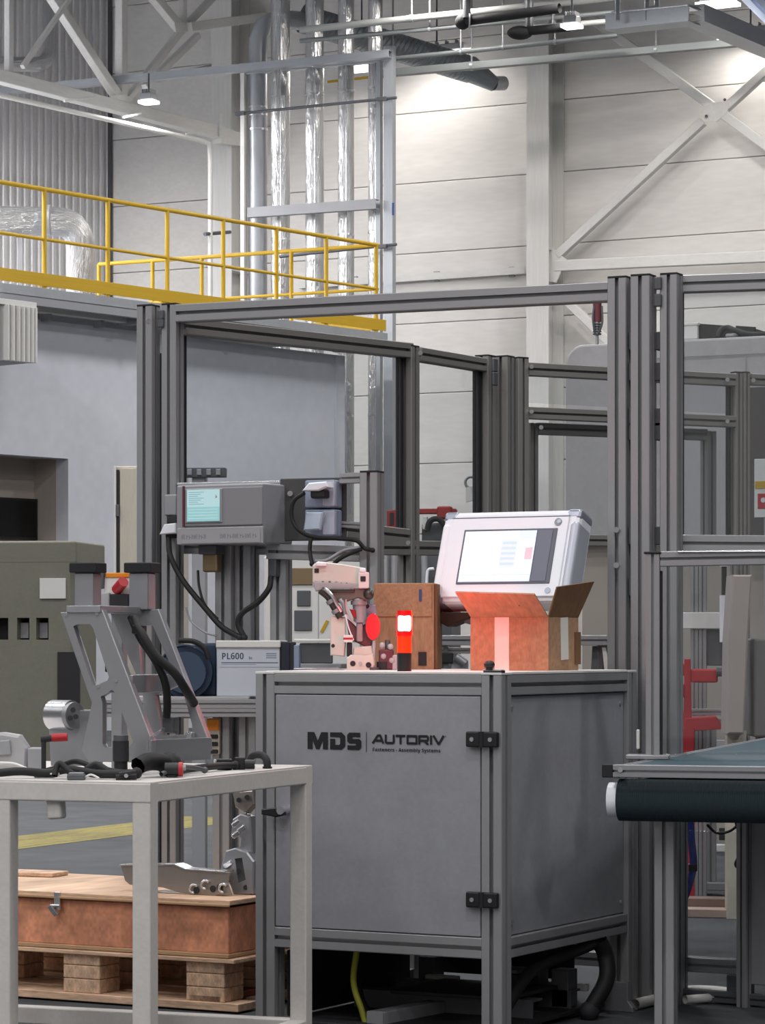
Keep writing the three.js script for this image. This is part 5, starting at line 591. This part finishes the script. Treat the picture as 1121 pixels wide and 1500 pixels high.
// aluminium welding fixture
const fx = new THREE.Group(); { const t = thing('weld_fixture', 'aluminium fixture of two slanted cut-out side plates with black capped posts on the white table', 'fixture', tbC.clone().setY(tableTop), TB_YAW);
  const z1 = -.3, z2 = -.52, th = .022, P = (n, z, o, holes = [], m = M.aluMill, d = th) => plate(t, n, m, pxs(t, z, o), z, d, holes.map((h) => pxs(t, z, h)), .002);
  const base = (z, list) => list.map(([u, v]) => [u, v]);
  P('side_plate', z1, [[88, 897], [150, 893], [223, 1085], [222, 1108], [208, 1116], [130, 1116], [118, 1100], [134, 1030]], [[[106, 917], [112, 913], [132, 913], [137, 918], [161, 992], [158, 998], [139, 1006], [134, 1003]], [[146, 1020], [164, 1009], [168, 1012], [196, 1086], [190, 1096], [152, 1096], [149, 1090], [149, 1030]]]);
  P('side_plate', z2, [[160, 896], [232, 892], [305, 1082], [306, 1100], [226, 1102], [214, 1080], [208, 1010]], [[[200, 916], [224, 914], [258, 990], [206, 990]], [[226, 1018], [262, 1002], [268, 1008], [284, 1066], [278, 1078], [236, 1078]]]);
  const A = H(t, 120, 894, z1), B = H(t, 200, 892, z2 + .01); box(t, 'top_plate', M.aluMill, .085, .016, z1 - z2 + .03, [(A.x + B.x) / 2 - .012, (A.y + B.y) / 2, (z1 + z2) / 2 - .01], [0, 0, 0], .002);
  const c1 = H(t, 168, 1002, z1 - .02), c2 = H(t, 245, 1000, z2); box(t, 'cross_plate', M.aluMill, .06, .04, z1 - z2 - .024, [(c1.x + c2.x) / 2, (c1.y + c2.y) / 2, (z1 + z2) / 2], [0, 0, 0], .002); const f1 = H(t, 214, 1098, z1), f2 = H(t, 300, 1092, z2); bar(t, 'front_plate', secBox(.012, .05, .001), M.aluMill, V(f1.x, f1.y - .004, z1), V(f2.x + .01, f1.y - .004, z2));
  P('base_block', z1 - .03, [[70, 1040], [134, 1040], [134, 1122], [74, 1122]], [], M.aluMill, .06); const cl = H(t, 104, 1048, z1 - .02); rod(t, 'round_boss', M.aluBright, cl.clone().add(V(-.055, 0, -.02)), cl.clone().add(V(.0, 0, -.005)), .034); rod(t, 'boss_face', M.aluMill, cl.clone(), cl.clone().add(V(.012, 0, .004)), .03); for (const [u, v] of [[107, 1040], [103, 1052], [111, 1050]]) rod(t, 'bore', M.dark, H(t, u, v, z1), H(t, u, v, z1 + .012), .006);
  for (const [u0, u1, z] of [[108, 136, -.33], [188, 216, -.5]]) { const a = lx(t, (u0 + u1) / 2, z), w = lx(t, u1, z) - lx(t, u0, z), y0 = ly(t, 893, a, z), y1 = ly(t, 839, a, z), y2 = ly(t, 824, a, z); box(t, 'post', M.aluMill, w, y1 - y0, w * .9, [a, (y0 + y1) / 2, z - w / 2], [0, 0, 0], .003); box(t, 'post_cap', M.rubberCap, w * 1.42, y2 - y1, w * 1.2, [a, (y1 + y2) / 2, z - w / 2], [0, 0, 0], .003); }
  for (const [u, v] of [[144, 1005], [170, 997], [96, 901], [142, 899]]) rod(t, 'screw', M.screw, H(t, u, v, z1), H(t, u, v, z1 + .003), .004); rod(t, 'link_rod', M.aluBright, H(t, 222, 1080, z1), H(t, 240, 1068, z2 + .06), .004); pbox(t, 'sensor', M.darkSteel, 237, 1050, 254, 1074, z2 + .05, .03, .004); pbox(t, 'lug', M.aluBright, 271, 1072, 281, 1090, z2 + .024, .02, .004); box(t, 'small_clamp', M.black, .03, .03, .03, H(t, 166, 975, z2 + .02)); }
{ const t = thing('clamp_cylinder', 'black pneumatic cylinder standing in front of the fixture side plate', 'cylinder', tb(177, 6.28)); const k = 6.28 / FP; rod(t, 'barrel', M.dark, V(0, 22 * k, 0), V(0, 52 * k, 0), 12 * k); rod(t, 'cap', M.darkSteel, V(0, 52 * k, 0), V(0, 60 * k, 0), 11 * k); rod(t, 'base', M.black, V(0, 0, 0), V(0, 24 * k, 0), 10 * k); box(t, 'foot', M.black, 26 * k, 10 * k, .03, [0, 5 * k, 0]); }
{ const t = thing('toggle_clamp', 'toggle clamp with red handle grip beside the fixture', 'clamp', tb(72, 6.22)); const k = 6.22 / FP; bar(t, 'upright', secBox(7 * k, 7 * k), M.dark, V(-8 * k, 0, 0), V(-8 * k, 56 * k, 0)); rod(t, 'lever', M.dark, V(-12 * k, 56 * k, 0), V(8 * k, 58 * k, 0), 5 * k); rod(t, 'red_grip', M.red, V(4 * k, 58 * k, 0), V(27 * k, 59 * k, 0), 6 * k); box(t, 'base', M.darkSteel, 30 * k, 6 * k, .04, [-6 * k, 3 * k, 0]); }
{ const t = thing('clear_cover', 'grey translucent looking angled housing at the left end of the table', 'housing', tb(20, 6.35)); const k = 6.35 / FP; plate(t, 'shell', M.machineGrey, [[-40, 0], [20, 0], [22, 40], [10, 58], [-14, 62], [-44, 60]].map(([a, b]) => [a * k, b * k]), .02, .06, [], .006); box(t, 'window', M.greySteel, 24 * k, 22 * k, .01, [-14 * k, 40 * k, .022], [0, 0, .1]); box(t, 'block', M.greySteel, 24 * k, 40 * k, .05, [34 * k, 20 * k, 0], [0, 0, 0], .004); rod(t, 'screw', M.screw, V(-30 * k, 52 * k, .02), V(-30 * k, 52 * k, .026), 3 * k); }
{ const t = thing('sensor_box', 'small dark sensor box with a pale lead at the left front of the table', 'sensor', tb(112, 6.1)); const k = 6.1 / FP; box(t, 'body', M.darkSteel, 26 * k, 9 * k, .03, [0, 4.5 * k, 0]); box(t, 'lid', M.greySteel, 22 * k, 2 * k, .024, [0, 10 * k, 0]); tube(t, 'lead', M.offWhite, [V(12 * k, 4 * k, 0), V(22 * k, 8 * k, .005), V(34 * k, 3 * k, .01)], .0022, 16); }
{ const t = thing('hand_clamp', 'low black hand clamp lying between the fixture base and the table corner', 'clamp', tb(196, 6.1)); const k = 6.1 / FP; bar(t, 'jaw', secBox(8 * k, 8 * k), M.dark, V(-26 * k, 4 * k, 0), V(4 * k, 5 * k, 0)); bar(t, 'handle', secBox(6 * k, 6 * k), M.black, V(-20 * k, 9 * k, .01), V(6 * k, 13 * k, .02)); rod(t, 'pivot', M.screw, V(-10 * k, 7 * k, .012), V(-10 * k, 7 * k, .02), 3 * k); }
function tableCable(label, pts, r, m = M.blackRubber) { const t = thing('cable', label, 'cable', tb(pts[0][0], 6.15)); const q = pts.map(([u, dy, D]) => W(t, tb(u, D).add(V(0, dy, 0)))); tube(t, 'sheath', m, q, r, pts.length * 10, 8); part(t, 'end', new THREE.SphereGeometry(r * 1.4, 8, 6), m, q[q.length - 1]); }
tableCable('black cable running along the front edge of the table', [[-10, .012, 6.15], [30, .016, 6.16], [70, .012, 6.17], [100, .02, 6.16], [140, .012, 6.14], [170, .012, 6.12], [200, .014, 6.12]], .009);
tableCable('bent black cable humped in front of the fixture base block', [[80, .008, 6.12], [84, .03, 6.13], [90, .032, 6.13], [104, .014, 6.12], [118, .008, 6.12]], .007);
tableCable('dark cable coil in front of the black cylinder', [[120, .01, 6.2], [140, .028, 6.2], [160, .016, 6.18], [190, .01, 6.16]], .008);
tableCable('pale wire lying along the left table edge', [[-10, .032, 6.2], [20, .03, 6.19], [44, .018, 6.18], [84, .01, 6.16]], .004, M.offWhite);
tableCable('thick black corrugated hose beside the table corner', [[202, .026, 6.18], [214, .034, 6.2], [230, .034, 6.24], [248, .026, 6.28]], .02);
tableCable('looped black cable lying between the toggle clamp and the black cylinder', [[60, .008, 6.3], [84, .02, 6.26], [110, .034, 6.24], [136, .022, 6.22], [150, .01, 6.2]], .006);
tableCable('dark grey cable beside the thick corrugated hose', [[236, .008, 6.2], [258, .02, 6.24], [280, .018, 6.32], [300, .01, 6.36]], .0055, M.darkSteel);
tableCable('black cable behind the fixture along the right table edge', [[250, .008, 6.3], [275, .01, 6.4], [300, .012, 6.46], [325, .012, 6.55], [345, .01, 6.6]], .008);
{ const t = thing('cable_plug', 'black plug with a red ring and pale tip on the right table edge', 'plug', tb(262, 6.22)); const k = 6.25 / FP; rod(t, 'body', M.black, V(-20 * k, 12 * k, 0), V(0, 12 * k, 0), 10 * k); rod(t, 'red_ring', M.red, V(0, 12 * k, 0), V(6 * k, 12 * k, 0), 10.5 * k); rod(t, 'tip', M.machineGrey, V(6 * k, 14 * k, 0), V(10 * k, 14 * k, 0), 4 * k); box(t, 'saddle', M.black, 16 * k, 4 * k, .02, [-10 * k, 2 * k, 0]); }
{ const t = thing('bow_handle', 'black curved bow handle at the right end of the table', 'handle', tb(378, 6.68)); const k = 6.68 / FP; tube(t, 'bow', M.dark, [V(-12 * k, 0, -.02), V(-12 * k, 12 * k, -.02), V(-6 * k, 19 * k, -.01), V(6 * k, 19 * k, 0), V(13 * k, 12 * k, .01), V(14 * k, 0, .01)], 5.5 * k, 40); for (const x of [-12, 14]) rod(t, 'foot', M.black, V(x * k, 0, x < 0 ? -.02 : .01), V(x * k, 3 * k, x < 0 ? -.02 : .01), 7 * k); }
{ const t = thing('connector_block', 'row of small black connectors between the fixture and the bow handle', 'connector', tb(335, 6.6)); const k = 6.6 / FP; box(t, 'body', M.black, 22 * k, 16 * k, .03, [-6 * k, 8 * k, 0]); box(t, 'body', M.dark, 16 * k, 18 * k, .03, [16 * k, 9 * k, -.02]); box(t, 'tab', M.offWhite, 3 * k, 15 * k, .02, [-20 * k, 8 * k, 0]); rod(t, 'plug', M.black, V(24 * k, 8 * k, 0), V(38 * k, 8 * k, 0), 7 * k); }
{ const t = thing('sensor_cable', 'pair of black cables hanging from the fixture top to the sensor', 'cable', tbC.clone().setY(tableTop), TB_YAW); const q = (u, v, z) => H(t, u, v, z); tube(t, 'sheath', M.blackRubber, [q(196, 906, -.44), q(206, 925, -.4), q(226, 958, -.4), q(255, 985, -.42), q(272, 1010, -.45), q(284, 1030, -.52)], .0105, 50); tube(t, 'sheath', M.blackRubber, [q(192, 904, -.45), q(206, 935, -.42), q(228, 968, -.42), q(242, 1000, -.43), q(245, 1030, -.45), q(244, 1050, -.46)], .009, 50); box(t, 'clip', M.black, .03, .02, .02, q(204, 922, -.41)); }
{ const t = thing('tool_block', 'small white and dark tooling block with a red knob between the capped posts', 'block', tbC.clone().setY(tableTop), TB_YAW); const z = -.6; pbox(t, 'white_block', M.offWhite, 152, 845, 198, 892, z, .03, .003); pbox(t, 'dark_block', M.dark, 160, 870, 188, 892, z + .02, .02, .003); pbox(t, 'yellow_strip', M.orange, 154, 839, 192, 846, z + .003, .03, .002); rod(t, 'red_knob', M.red, H(t, 171, 864, z + .01), H(t, 181, 852, z + .03), .013); plate(t, 'fork', M.darkSteel, pxs(t, z + .01, [[141, 864], [141, 836], [144, 846], [148, 836], [152, 836], [150, 862]]), z + .01, .012, [], .001); pbox(t, 'grey_block', M.machineGrey, 141, 868, 160, 892, z + .01, .03, .003); bar(t, 'upright', secBox(.03, .03), M.aluMill, V(lx(t, 175, z - .02), 0, z - .02), V(lx(t, 175, z - .02), ly(t, 890, lx(t, 175, z - .02), z - .02), z - .02)); }

scene.traverse((o) => { if (o.isMesh && o.name !== 'diffuser' && o.name !== 'bright_core') { o.castShadow = true; o.receiveShadow = true; } });
scene.remove(camera); scene.add(camera);
renderer.render(scene, camera);
